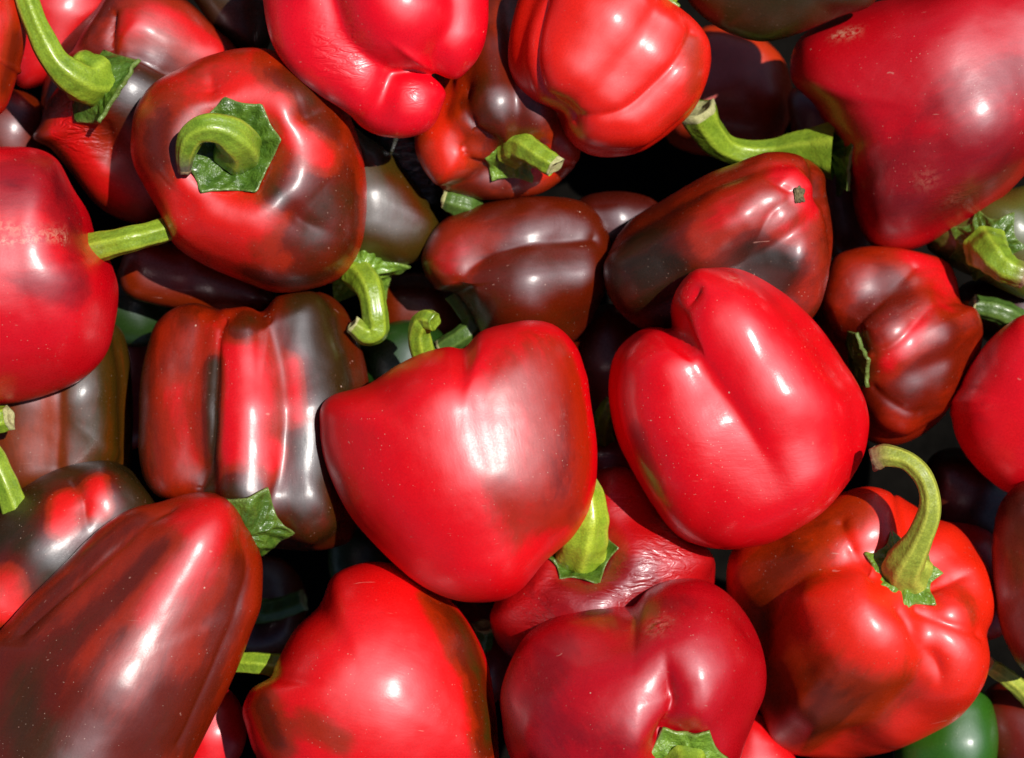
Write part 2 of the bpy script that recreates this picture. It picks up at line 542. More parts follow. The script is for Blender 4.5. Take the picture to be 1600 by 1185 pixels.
    def crease(s, pts, width, depth, fade='end'):
        """press a crease (or raise a ridge) along a line on the upper side"""
        V = s.V
        nv = s.normals()
        anc = catmull([s.front(*q) for q in pts], 8 * len(pts))
        for _ in range(3): anc[1:-1] = 0.5 * anc[1:-1] + 0.25 * (anc[:-2] + anc[2:])
        lo, hi = anc.min(0) - 5 * width, anc.max(0) + 5 * width
        sel = np.where(((V > lo) & (V < hi)).all(1))[0]
        Q = V[sel]
        best = np.full(len(Q), 1e9); bt = np.zeros(len(Q))
        m = len(anc) - 1
        for i in range(m):
            a, b = anc[i], anc[i + 1]
            ab = b - a
            h = np.clip((Q - a) @ ab / max(ab @ ab, 1e-9), 0, 1)
            d = np.linalg.norm(Q - a - h[:, None] * ab, axis=1)
            k = d < best
            best[k] = d[k]; bt[k] = (i + h[k]) / m
        w = np.ones(len(Q))
        if fade in ('end', 'both'): w *= np.clip((1 - bt) / 0.45, 0, 1)
        if fade in ('start', 'both'): w *= np.clip(bt / 0.45, 0, 1)
        w = w * w * (3 - 2 * w)
        x = best / width
        prof = 0.55 * np.exp(-0.5 * (x / 1.7) ** 2) + 0.45 / (1 + (1.4 * x) ** 2) ** 1.5
        prof *= np.clip((5 - x) / 2, 0, 1)
        out = s.V.copy()
        out[sel] = Q - nv[sel] * (depth * w * prof)[:, None]
        s.V = out
    def normals(s):
        V, F = s.V, s.F
        fn = np.cross(V[F[:, 1]] - V[F[:, 0]], V[F[:, 2]] - V[F[:, 0]])
        nv = np.stack([sum(np.bincount(F[:, i], fn[:, c], len(V)) for i in range(3)) for c in range(3)], 1)
        return nv / np.maximum(np.linalg.norm(nv, axis=1), 1e-9)[:, None]
    def hollow(s, x, y, r, depth, n):
        """the hollow round the stem"""
        c = s.front(x, y); n = norm(n)
        d = s.V - c
        h = d @ n
        q = np.linalg.norm(d - h[:, None] * n, axis=1)
        w = np.exp(-0.5 * (q / (0.55 * r)) ** 2) * np.clip((h + 1.6 * r) / r, 0, 1)
        rim = np.exp(-0.5 * ((q - 1.15 * r) / (0.42 * r)) ** 2) * np.clip((h + 1.6 * r) / r, 0, 1)
        s.V = s.V - n * (depth * w - 0.22 * depth * rim)[:, None]
    def screen(s, V):
        sc = (D - s.z0) / D
        X = (s.c[0] - IW / 2) * sc + V[:, 0] * sc
        Y = -(s.c[1] - IH / 2) * sc + V[:, 1] * sc
        q = D / (D - s.z0 - V[:, 2] * sc)
        return X * q - (s.c[0] - IW / 2), Y * q + (s.c[1] - IH / 2)
    def front(s, x, y):
        """surface point of the upper side of the fruit nearest a photo point"""
        p = s.loc((x, y))
        sx, sy = s.screen(s.V)
        d = (sx - p[0]) ** 2 + (sy - p[1]) ** 2 - np.where(s.V[:, 2] > 0, 0, -1e5)
        near = np.where(d < d.min() + 160)[0]
        return s.V[near[np.argmax(s.V[near, 2])]]
    def paint(s, base, patches, soft=0.12):
        a = np.full(len(s.V), float(base))
        for (pts, r, val) in patches:
            if not hasattr(pts[0], '__len__'): pts = [pts]
            anc = [s.front(*q) for q in pts]
            if len(anc) > 1:
                anc = catmull(anc, 4 * len(anc))
                d = np.full(len(s.V), 1e9)
                for q0, q1 in zip(anc[:-1], anc[1:]):
                    ab = q1 - q0
                    h = np.clip((s.V - q0) @ ab / max(ab @ ab, 1e-9), 0, 1)
                    d = np.minimum(d, np.linalg.norm(s.V - q0 - h[:, None] * ab, axis=1))
            else:
                d = np.linalg.norm(s.V - anc[0], axis=1)
            w = 1 / (1 + np.exp(np.clip((d - r) / (soft * r + 1.5), -30, 30)))
            a = a * (1 - w) + val * w
        return a
    def build(s):
        sc = (D - s.z0) / D * PX
        low = s.V[:, 2].min()
        root = bpy.data.objects.new(s.name, None)
        COL.objects.link(root)
        root.empty_display_size = 0.02
        root.location = ((s.c[0] - IW / 2) * sc, -(s.c[1] - IH / 2) * sc, s.z0 * PX + low * sc)
        root["label"] = s.label
        root["category"] = "bell pepper"
        root["group"] = "bell peppers heaped together"
        s.low, s.sc, s.root = low, sc, root
        off = np.array([0, 0, -low])
        s.off = off
        mat = skin_material(0, *s.cols, dust=s.dust, seed=s.seed, rough=s.rough, coat=s.coat, coat_r=s.cr, wrinkled=bool(s.wrinkle), bloom=s.bloom, axis=getattr(s, 'axis', np.array([0.1, 0.95, 0.2])))
        me = to_mesh("body", (s.V + off) * sc, s.F, mat, {
            "ripeness": s.paint(s.ripe, s.patches, s.soft), "wrinkle": s.paint(0, [(p, r, v) for p, r, v in s.wrinkle], 0.3),
            "scar": s.paint(0, s.scars, 0.3)})
        link("body", me, root)
        s.bvh = None
        if s.calyx or s.stem or s.scar_at:
            s.bvh = BVHTree.FromPolygons([Vector(v) for v in s.V], s.F.tolist())
        if s.calyx: s.make_calyx(**s.calyx)
        if s.stem: s.make_stem(**s.stem)
        if s.scar_at: s.make_scar(*s.scar_at)
    def hit(s, p, n, reach=260):
        h = s.bvh.ray_cast(Vector(p + n * reach), Vector(-n), reach * 2.2)
        return None if h[0] is None else np.array(h[0])
    def make_calyx(s, at, n, r, points=6, sharp=0.22, mat=None, poly=None, lift=7, bump=6, cone=0.0, cup=0.0, rot=0.0, depth=None, conform=1.0):
        n = norm((n[0], n[1], n[2]))
        up = np.array([0, 1.0, 0]) if abs(n[1]) < 0.9 else np.array([1.0, 0, 0])
        u = norm(np.cross(up, n)); v = np.cross(n, u)
        c0 = s.loc(at)
        h0 = s.pick(at[0], at[1])
        if h0 is None or depth == 'behind': h0 = s.hit(c0, n)
        if h0 is None: h0 = c0
        if depth == 'as given' and depth is not None: h0 = c0
        nr, nt = 16, 120
        th = np.arange(nt) / nt * 2 * math.pi
        if poly is not None:                                  # lobed edge seen from straight above
            q = np.array([[x - at[0], -(y - at[1])] for x, y in poly], float)
            pts = []
            for i in range(len(q)):
                p0, p1 = q[i], q[(i + 1) % len(q)]
                for w in np.linspace(0, 1, 10, endpoint=False):
                    sag = 1 - 0.05 * math.sin(math.pi * w)
                    pts.append((p0 * (1 - w) + p1 * w) * sag)
            pts = np.array(pts)
            edge = radial(pts, np.zeros(2), 120)
            a2 = np.arctan2(u[1] * np.sin(0) + 0, 1)
            edge = edge
            u, v = np.array([1.0, 0, 0]), np.array([0, 1.0, 0])
            u = norm(u - (u @ n) * n); v = np.cross(n, u)
        else:
            ph = s.rng.uniform(0, 6.28)
            w = np.abs(((th + rot) * points / (2 * math.pi)) % 1 - 0.5) * 2
            edge = r * (1 - sharp + sharp * w ** 2.2) * (1 + 0.06 * np.sin(2 * th + ph) + 0.05 * np.sin(3 * th + 2 * ph))
        V = []; prof = []
        ph2 = s.rng.uniform(0, 6.28, 4)
        for i in range(nr + 1):
            t = i / nr
            for j in range(nt):
                rr = edge[j] * t
                p = h0 + (u * math.cos(th[j]) + v * math.sin(th[j])) * rr
                hp = s.hit(p, n)
                hgt = (hp - h0) @ n if hp is not None else None
                V.append(p); prof.append((t, rr, hgt, j))
        H = np.array([np.nan if q[2] is None else q[2] for q in prof]).reshape(nr + 1, nt)
        H = np.clip(H, -0.9 * r, 0.9 * r) if r else H
        for i in range(1, nr + 1):
            prev = H[i - 1]
            step = edge / nr * 1.5
            H[i] = np.where(np.isnan(H[i]), prev, H[i])
            H[i] = np.clip(H[i], prev - step, prev + step)
        for _ in range(2):                                     # a leaf is stiffer than the skin beneath
            H = 0.5 * H + 0.25 * (np.roll(H, 1, 1) + np.roll(H, -1, 1))
        H = H.reshape(-1) * conform
        out = []
        for (p, (t, rr, _, j), h) in zip(V, prof, H):
            a = th[j]
            cr = bump * (0.55 * math.sin(a * 2 * points + ph2[0] + 2.2 * math.sin(a)) * math.sin(t * 7 + ph2[1] + math.sin(3 * a)) +
                         0.45 * math.sin(a * points + ph2[2]) + 0.15 * math.sin(a * 13 + ph2[3] + t * 5)) * min(1, t * 1.6) 
            hh = h + lift + cr * 0.6 + cone * math.exp(-(t / 0.42) ** 2) * 1.3 * r + cup * t * t * r - 0.35 * lift * t * t + 0.05 * r * math.cos(points * (a + rot) + math.pi) * math.sin(math.pi * t)
            hh = max(hh, h + 3.0)
            out.append(p + n * hh)
        top = np.array(out)
        bot = top - n * 6.0
        VV = np.concatenate([top, bot]); m = len(top)
        F = []
        for i in range(nr):
            for j in range(nt):
                a, b = i * nt + j, i * nt + (j + 1) % nt
                c, d = b + nt, a + nt
                F.append((d, c, b, a)); F.append((a + m, b + m, c + m, d + m))
        for j in range(nt):
            a, b = nr * nt + j, nr * nt + (j + 1) % nt
            F.append((a, a + m, b + m, b))
        F = [tuple(reversed(q)) for q in F]
        s.cal_c = h0 + n * (lift + cone * r * 0.6)
        rim = [max(0, (q[0] - 0.93) / 0.07) for q in prof] * 2
        me = to_mesh("calyx", (VV + s.off) * s.sc, F, mat or M_CAL, {"rim": rim})
        link("calyx", me, s.root)
    def make_stem(s, path, rad, mat=None, cut=None, ribs=6, cutmat=None, seat=True, rib=0.055, dry=0.8):
        base = s.cal_c[2] if (seat and s.calyx) else 0.0
        P = [s.loc((p[0], p[1], p[2] + base)) for p in path]
        if seat and s.calyx:
            P[0] = np.array(s.cal_c) * 1.0
        P = np.array(P)
        nseg, nt = 56, 40
        C = catmull(P, nseg)
        rd = np.interp(np.linspace(0, len(rad) - 1, nseg), range(len(rad)), rad)
        for _ in range(3): rd[1:-1] = 0.5 * rd[1:-1] + 0.25 * (rd[:-2] + rd[2:])
        Tn = np.gradient(C, axis=0); Tn /= np.linalg.norm(Tn, axis=1)[:, None]
        up = np.array([0.3, 0.2, 1.0]); up = norm(up - (up @ Tn[0]) * Tn[0])
        V = []; rb = []; dr = []
        ph = s.rng.uniform(0, 6.28)
        frames = []
        for i in range(nseg):
            up = norm(up - (up @ Tn[i]) * Tn[i]); sd = np.cross(Tn[i], up)
            frames.append((up, sd))
            wob = 1 + 0.03 * math.sin(i * 0.5 + ph)
            for j in range(nt):
                a = j / nt * 2 * math.pi
                g = math.cos(ribs * a + ph + 0.4 * math.sin(i * 0.12))
                g2 = 0.5 * math.cos((ribs * 2 + 1) * a + 1.3 * ph + i * 0.03)
                q = rd[i] * wob * (1 + rib * (g + 0.5 * g2))
                V.append(C[i] + (up * math.cos(a) + sd * math.sin(a)) * q)
                rb.append(max(0, g) ** 3); dr.append(max(0, (i / (nseg - 1) - 0.72) / 0.28) * dry)
        F = []
        for i in range(nseg - 1):
            for j in range(nt):
                a, b = i * nt + j, i * nt + (j + 1) % nt
                F.append((a, b, b + nt, a + nt))
        st = link("stem", to_mesh("stem", (np.array(V) + s.off) * s.sc, F, mat or M_STEM, {"rib": rb, "dry": dr}), s.root)
        # the cut face: a shallow, ragged dish
        up, sd = frames[-1]; t = Tn[-1]
        W = []; nr = 6
        tilt = s.rng.uniform(-0.35, 0.35, 2)
        for i in range(nr + 1):
            for j in range(nt):
                a = j / nt * 2 * math.pi
                q = V[(nseg - 1) * nt + j] - C[-1]
                k = 1.03 * (1 - i / nr)
                h = 0.10 * rd[-1] * math.sin(3 * a + ph) * (1 - i / nr) - (0.25 if i > 1 else 0) * rd[-1] * (i / nr) ** 0.5
                h += (tilt[0] * math.cos(a) + tilt[1] * math.sin(a)) * rd[-1] * (1 - i / nr) * 0.5 + 0.18 * rd[-1]
                W.append(C[-1] + q * k + t * h)
        # skirt so the dish closes on the stem
        for j in range(nt): W.append(V[(nseg - 2) * nt + j])
        G = []
        for i in range(nr):
            for j in range(nt):
                a, b = i * nt + j, i * nt + (j + 1) % nt
                G.append((a, b, b + nt, a + nt))
        base = (nr + 1) * nt
        for j in range(nt):
            G.append((base + j, base + (j + 1) % nt, (j + 1) % nt, j))
        link("cut_end", to_mesh("cut_end", (np.array(W) + s.off) * s.sc, G, cutmat or M_CUT), st)
    def make_scar(s, x, y, r):
        n = norm((0.45, 0.1, 0.9)); h0 = s.pick(x, y)
        U, F = ICO[5]
        idx = np.arange(642)
        U, F = icosphere(3)
        d = U.copy()
        nz = 1 + 0.3 * np.sin(U[:, 0] * 4 + 1) * np.sin(U[:, 1] * 5 + 2) + 0.15 * np.sin(U[:, 2] * 11 + U[:, 0] * 9)
        u = norm(np.cross([0, 1.0, 0], n)); v = np.cross(n, u)
        V = h0 + (u[None] * d[:, :1] * r * 0.9 + v[None] * d[:, 1:2] * r * 1.15 + n[None] * d[:, 2:] * r * 0.35) * nz[:, None]
        link("blossom_scar", to_mesh("blossom_scar", (V + s.off) * s.sc, F, M_SCAR), s.root)

# ------------------------------------------------------------------ the ground under the heap is laid after the heap is settled
#PEPPERS_BEGIN
P = Pepper
# ---- the uppermost fruit
P("bell_pepper", "heart-shaped red pepper turning brown on its right, curled stem behind, in the middle",
  [(500,668),(500,640),(514,621),(540,611),(576,600),(620,571),(660,551),(700,541),(725,543),(746,520),(780,507),(830,500),(868,509),(898,538),(915,580),(925,640),(933,700),(931,760),(921,803),(895,840),(850,880),(820,917),(790,936),(748,942),(700,935),(650,910),(600,866),(550,810),(520,755),(503,705)],
  0, T=(670,560,-60), B=(775,925,10), R=(212,120), az=(-62,2,58,150,230), f=(0.70,0.72), k=95, cr=0.28, coat=0.6, jit=0.03,
  cols=((0.09,0.028,0.006),(0.20,0.010,0.005),(0.58,0.002,0.007)), ripe=1.15,
  patches=[([(880,600),(900,700),(890,790)],62,0.42),([(800,740),(815,840)],40,0.58),([(840,545),(800,590)],50,0.7),([(640,900),(760,920)],70,1.0),([(590,640),(560,700)],60,0.8)],
  stem=dict(path=[(690,600,-70),(665,560,-60),(655,520,-40),(664,500,-25),(678,503,-15)], rad=[22,21,18,16,15], seat=False, mat=M_STEM, dry=0.4, cutmat=M_STEM), dust=1.3, grooves=[([(725,545),(758,620),(780,720),(800,850)],40,7)])
P("bell_pepper", "bright crimson pepper with one deep crease, leaning right of the middle pepper",
  [(1045,482),(1050,450),(1075,425),(1115,415),(1155,417),(1195,435),(1240,470),(1280,510),(1315,560),(1345,610),(1358,655),(1350,710),(1325,755),(1290,797),(1250,825),(1200,850),(1140,859),(1090,852),(1055,835),(1020,790),(985,730),(962,680),(951,620),(955,570),(970,540),(1000,516),(1030,511),(1050,514)],
  15, T=(1075,490,-30), B=(1240,815,-40), R=(195,175), az=(-48,28,100,170,240), f=(0.58,0.62), k=45, jit=0.05,
  cols=((0.16,0.02,0.006),(0.42,0.004,0.007),(0.60,0.002,0.009)), ripe=1.3,
  patches=[([(985,690),(1010,760)],26,0.35)], scars=[((1150,422),10,0.5)], wrinkle=[((1080,720),60,0.05),((1200,770),70,0.05)], dust=1.6, cr=0.16, grooves=[([(1050,514),(1086,580),(1138,650),(1190,725),(1250,805)],30,17),([(1100,430),(1075,450),(1062,490)],9,10,"both")])
P("bell_pepper", "mottled red-brown pepper facing up with hooked stem and star-shaped calyx",
  [(204,222),(212,170),(238,132),(285,105),(330,86),(385,75),(440,82),(490,110),(530,155),(558,210),(572,280),(571,345),(560,395),(530,435),(480,453),(430,457),(380,440),(320,415),(272,382),(250,335),(226,292),(208,255)],
  0, T=(372,238,105), B=(405,280,-150), R=(182,150), az=(5,78,150,205,290), ref=(0,1,0), f=(0.60,0.62), k=62, jit=0.05, core=0.5, dimple=(0.34,0.2),
  cols=((0.045,0.020,0.005),(0.15,0.014,0.004),(0.55,0.014,0.005)), ripe=0.76,
  soft=0.33, patches=[([(400,105),(310,140),(262,215)],46,0.85),([(465,135),(500,190)],46,0.08),([(515,330),(470,390)],62,0.1),([(555,300),(555,380)],34,0.25),([(475,205),(520,250)],24,1.1),([(275,290),(300,345),(370,390)],46,1.1),([(390,330),(440,325)],26,1.0),([(425,290),(455,310)],18,0.15),([(430,150),(380,130)],24,1.05),([(243,190),(236,255)],34,0.35),([(400,445),(500,445)],24,0.2),([(410,400),(440,420)],22,0.7)],
  calyx=dict(at=(372,238), n=(-0.05,0.0,1), r=75, poly=[(357,160),(413,170),(443,221),(407,300),(325,303),(301,262),(303,212)], lift=9, bump=7, cone=0.12),
  stem=dict(path=[(374,244,0),(374,224,36),(352,205,62),(324,200,72),(301,212,66),(290,240,50),(288,268,36)], rad=[36,31,25,21,19,15,9], mat=M_STEM_GREY, dry=1.0, cutmat=M_CUT_BR), dust=1.3, dip=(370,236,88,46,(0,0,1)), grooves=[([(325,285),(280,330),(255,350)],26,10,"both"),([(430,200),(500,170),(545,150)],22,16,"both"),([(430,290),(490,350),(560,380)],24,19,"both"),([(335,180),(320,120),(318,85)],20,15,"both")])
P("bell_pepper", "large rosy red pepper with long bent green stem in the top right corner",
  [(1302,25),(1250,60),(1235,100),(1240,132),(1270,162),(1293,200),(1308,230),(1316,262),(1331,300),(1340,350),(1368,388),(1420,392),(1480,366),(1540,332),(1600,275),(1660,200),(1680,90),(1650,-20),(1560,-45),(1440,-8),(1370,3)],
  -110, T=(1320,235,-50), B=(1665,80,-20), R=(188,172), az=(-30,48,110,180,250), f=(0.68,0.68), k=60, barrel=0.3, bloom=0.055, jit=0.05,
  cols=((0.10,0.02,0.008),(0.20,0.006,0.008),(0.41,0.003,0.012)), ripe=0.98,
  patches=[([(1480,130),(1600,110)],45,0.66),([(1350,260),(1450,270),(1560,240)],40,0.6),([(1390,335),(1480,325),(1570,275)],48,0.42),([(1330,80),(1480,40)],50,1.0),([(1290,130),(1330,250)],20,0.95)],
  scars=[((1440,290),14,0.25),((1490,325),12,0.2),([(1300,45),(1330,38)],8,0.9)], wrinkle=[((1490,320),30,0.25)],
  calyx=dict(at=(1316,236), n=(-0.95,0.10,0.10), r=76, points=6, mat=M_CAL, lift=3, cone=0.2, conform=0.3),
  stem=dict(path=[(1305,232,0),(1262,232,-10),(1215,238,-25),(1165,240,-25),(1128,228,-10),(1104,202,15),(1090,174,35)], rad=[46,30,22,20,21,26,29], mat=M_STEM, dry=0.25, cutmat=M_CUT), dust=1.2)
P("bell_pepper", "long brown-red pepper with a broad glare streak, in the bottom left corner",
  [(-40,1015),(0,985),(50,930),(110,870),(160,822),(203,795),(250,784),(300,770),(345,772),(375,795),(395,835),(410,880),(408,940),(385,1010),(360,1070),(330,1130),(300,1190),(262,1260),(190,1320),(90,1330),(-10,1290),(-60,1210),(-70,1110)],
  40, B=(340,800,-30), T=(60,1290,-10), R=(200,150), az=(-75,-5,72,140,220), f=(0.66,0.62), k=46, jit=0.05,
  cols=((0.055,0.020,0.005),(0.135,0.013,0.005),(0.48,0.008,0.007)), ripe=0.62,
  patches=[([(330,800),(345,860)],60,1.0),([(250,850),(120,970),(20,1060)],20,0.30),([(385,880),(345,1040),(290,1160)],26,0.36),([(30,1110),(60,1190)],66,0.08),([(270,1120),(230,1180)],46,0.3),([(215,800),(120,880),(20,990)],16,0.4),([(300,880),(180,1010)],24,0.9),([(190,980),(90,1090)],18,0.45)], dust=1.2, grooves=[([(258,784),(150,868),(25,978)],11,8,None),([(388,830),(398,900),(340,1060),(290,1170)],10,5,None)])
P("bell_pepper", "dark red pepper split by a deep cleft above its calyx, at the bottom edge",
  [(785,1130),(782,1085),(795,1040),(820,995),(860,955),(905,936),(950,930),(990,934),(1012,915),(1060,905),(1100,907),(1140,930),(1175,975),(1195,1030),(1196,1080),(1180,1122),(1165,1160),(1150,1200),(1110,1250),(1000,1275),(880,1255),(815,1210),(792,1170)],
  20, T=(1062,1165,95), B=(960,985,-150), R=(190,150), az=(-40,40,105,175,250), f=(0.62,0.64), k=44, nets=4.5, jit=0.03, core=0.5,
  cols=((0.13,0.04,0.01),(0.20,0.003,0.006),(0.37,0.002,0.009)), ripe=1.08,
  patches=[([(830,1080),(850,1010)],50,0.6),((935,936),15,-0.9),([(960,960),(1080,930)],30,0.7),([(880,1150),(960,1170)],40,0.7)],
  scars=[((1020,968),16,0.5)], wrinkle=[((1022,968),14,0.7)],
  calyx=dict(at=(1068,1188), n=(0.05,-0.55,0.83), r=70, points=6, mat=M_CAL_LT, lift=8, cone=0.15, conform=0.6),
  stem=dict(path=[(1068,1190,0),(1072,1225,40),(1080,1262,50),(1095,1300,30)], rad=[36,26,21,20]), dust=1.5, dip=(1066,1185,60,16,(0.05,-0.55,0.83)), grooves=[([(1030,990),(1037,1060),(1042,1110),(1052,1165)],14,30,"start")])
P("bell_pepper", "orange-red pepper with long arched drying stem, bottom right",
  [(1135,905),(1140,870),(1160,842),(1205,825),(1250,810),(1290,785),(1330,765),(1370,762),(1420,785),(1455,808),(1490,820),(1520,850),(1545,890),(1558,935),(1552,968),(1543,988),(1547,1030),(1535,1075),(1500,1120),(1450,1150),(1390,1175),(1320,1186),(1250,1181),(1205,1160),(1190,1120),(1160,1020),(1140,950)],
  -130, T=(1408,905,80), B=(1245,1060,-140), R=(185,150), az=(-8,72,118,165,262), f=(0.51,0.58), k=22, nets=4.5, jit=0.04, core=0.46, dimple=(0.32,0.2),
  cols=((0.07,0.035,0.006),(0.18,0.020,0.005),(0.62,0.026,0.006)), ripe=1.15,
  patches=[([(1230,880),(1180,930),(1170,1000)],60,0.42),([(1260,1060),(1300,1120),(1220,1140)],85,0.36),([(1340,1040),(1400,1080)],50,0.55),([(1330,780),(1290,800)],40,0.5),([(1310,960),(1400,990)],60,1.0),([(1500,900),(1530,950)],30,0.75)],
  calyx=dict(at=(1408,898), n=(0.12,0.36,0.92), r=70, points=7, sharp=0.28, mat=M_CAL_LT, lift=16, bump=8, cone=0.12, conform=0.6),
  stem=dict(path=[(1408,898,0),(1414,880,26),(1436,842,58),(1453,795,80),(1446,752,88),(1420,722,84),(1385,712,74),(1370,716,68)], rad=[40,29,21,16,14,14,16,18], mat=M_STEM_DRY, dry=1.0, cutmat=M_CUT_BR), dust=0.9, dip=(1410,900,70,14,(0.25,0.4,0.88)), grooves=[([(1422,945),(1446,1000),(1462,1060),(1466,1110)],17,15),([(1448,905),(1490,893),(1540,882)],13,12),([(1446,945),(1495,966),(1548,985)],13,12,None),([(1372,888),(1335,848),(1300,805)],15,14,None)])
P("bell_pepper", "vivid red pepper with olive right flank and broad glare, bottom edge left of centre",
  [(379,1108),(393,1076),(420,1060),(434,1032),(460,985),(500,945),(516,905),(545,886),(590,878),(640,890),(690,925),(730,970),(760,1030),(772,1090),(778,1150),(772,1210),(700,1265),(560,1280),(450,1245),(402,1185),(384,1135)],
  -20, T=(470,1060,-50), B=(720,1130,-40), R=(195,150), az=(-48,22,85,150,230), f=(0.70,0.7), k=60, jit=0.04,
  cols=((0.055,0.034,0.006),(0.16,0.015,0.005),(0.58,0.006,0.007)), ripe=1.2,
  patches=[([(725,965),(760,1060),(775,1150)],40,0.08),([(680,930),(715,1000)],24,0.5),([(400,1110),(420,1160)],34,0.2),([(470,1130),(520,1170)],30,0.62)],
  stem=dict(path=[(480,1050,-50),(430,1040,-45),(395,1036,-50),(340,1035,-70),(300,1030,-90)], rad=[26,19,17,17,17], seat=False), dust=1.1)
P("bell_pepper", "glossy crimson pepper showing four knobbly blossom-end lobes, top edge",
  [(410,-60),(412,10),(426,70),(460,120),(500,150),(540,175),(562,196),(588,211),(620,216),(660,209),(686,184),(692,152),(688,124),(720,119),(745,95),(760,55),(763,10),(756,-50),(700,-105),(590,-125),(480,-110)],
  5, lobes=[((600,-70,30),108,(622,12,42),97),((470,-60,0),84,(550,114,22),60),((705,-50,5),74,(712,58,14),61),((588,146,-12),46,(641,162,8),53),((590,-40,-60),112,(600,50,-60),90)], k=24, level=6,
  T=(600,10,-120), B=(612,60,-115), nets=4.5, sm=6,
  cols=((0.2,0.02,0.008),(0.45,0.003,0.010),(0.66,0.002,0.018)), ripe=1.3, patches=[([(590,215),(560,200)],20,0.7)],
  wrinkle=[((535,90),40,0.4),([(655,135),(660,150)],10,0.35)], dust=0.7, grooves=[])
P("bell_pepper", "shiny orange-red pepper with a diagonal crease, top edge right of centre",
  [(850,-60),(815,-12),(797,50),(795,105),(815,150),(845,175),(868,192),(886,216),(908,236),(945,246),(1000,238),(1050,205),(1085,170),(1108,115),(1109,68),(1090,35),(1062,12),(1036,-8),(1000,-60),(920,-90)],
  -20, T=(1030,-15,-30), B=(880,180,-10), R=(150,148), az=(-105,-28,52,125,200), f=(0.60,0.60), nets=4.5, k=20, jit=0.04,
  cols=((0.10,0.03,0.006),(0.30,0.016,0.005),(0.62,0.020,0.006)), ripe=1.2,
  patches=[([(1095,70),(1095,140)],26,0.55),([(1060,190),(960,240)],20,0.75)],
  calyx=dict(at=(1040,-12), n=(0.72,0.62,0.25), r=46, points=6, mat=M_CAL_LT, lift=3),
  stem=dict(path=[(1040,-10,0),(1062,-40,10),(1080,-80,10),(1090,-120,0)], rad=[26,18,16,16]), dust=0.6, grooves=[([(1098,40),(1062,110),(1005,168),(950,192),(884,188)],14,12,None),([(838,0),(822,80),(836,150),(880,186)],10,12,None)])
P("bell_pepper", "scuffed rose-red pepper with pale scrape and straight green stem, left edge",
  [(-10,230),(55,232),(92,252),(113,292),(138,333),(152,378),(173,410),(185,450),(180,505),(165,555),(130,592),(80,615),(20,630),(-50,630),(-150,590),(-200,500),(-205,400),(-160,290),(-90,242)],
  0, T=(150,392,-20), B=(-215,430,-20), R=(190,165), az=(-50,30,110,180,240), f=(0.68,0.68), k=60, jit=0.04,
  cols=((0.085,0.02,0.01),(0.23,0.005,0.009),(0.50,0.002,0.011)), ripe=1.12,
  patches=[([(20,270),(100,280),(120,340)],55,0.45),([(60,440),(130,450)],34,0.5),([(20,400),(100,390)],20,0.85)],
  scars=[([(0,345),(60,357),(112,362)],8,0.5),([(0,369),(60,369),(112,369)],3,0.9)],
  stem=dict(path=[(120,395,-30),(152,387,-10),(200,375,0),(250,362,-20),(300,345,-50)], rad=[34,23,20,19,18], seat=False), dust=1.3)
P("bell_pepper", "bright red pepper cut by the right edge of the picture",
  [(1612,490),(1570,510),(1535,545),(1505,590),(1490,630),(1490,670),(1508,710),(1545,750),(1590,775),(1660,770),(1740,700),(1750,580),(1690,500)],
  -90, T=(1720,600,-10), B=(1530,660,-20), R=(140,120), az=(-40,40,120,200), f=(0.7,0.7), k=60, level=5,
  cols=(BROWN,(0.35,0.006,0.012),(0.60,0.004,0.016)), ripe=1.2, patches=[([(1520,620),(1530,700)],30,0.8)], dust=0.5)
# ---- the second tier
P("bell_pepper", "blocky pepper with red panels and near-black ribs, ragged calyx at its lower end",
  [(217,660),(219,600),(227,555),(240,512),(266,485),(303,473),(340,482),(385,479),(412,487),(428,466),(470,455),(510,460),(540,485),(560,530),(575,590),(580,660),(575,740),(562,800),(548,845),(500,860),(440,858),(380,850),(330,815),(290,785),(255,780),(228,755),(217,710)],
  -70, T=(410,830,10), B=(395,470,-60), R=(178,172), az=(-92,-46,4,60,130,200), f=(0.46,0.46), k=30, nets=4.5, jit=0.03, core=0.62,
  cols=((0.038,0.019,0.006),(0.13,0.013,0.005),(0.56,0.006,0.012)), ripe=0.42,
  soft=0.26, patches=[([(390,520),(400,640),(400,730)],70,1.05),([(355,780),(420,790)],36,0.05),([(330,560),(322,660),(316,760)],14,-0.2),([(255,520),(262,620),(262,740)],44,0.62),([(275,600),(285,720)],22,0.85),([(510,500),(530,620),(520,720)],62,0.0),([(460,560),(470,640)],18,0.9),([(440,700),(430,790)],15,1.1),([(450,800),(500,840)],45,0.25),([(400,490),(380,500)],24,0.2),([(500,780),(540,840)],34,0.15)],
  scars=[],
  calyx=dict(at=(384,828), n=(0.30,-0.45,0.84), r=76, points=5, sharp=0.26, mat=M_CAL, lift=16, bump=11, cup=0.05, conform=0.5),
  dust=1.2, grooves=[([(340,484),(324,540),(318,640),(312,720),(300,775)],14,14,None),([(414,488),(448,560),(457,660),(450,740),(432,800)],16,8,None)])
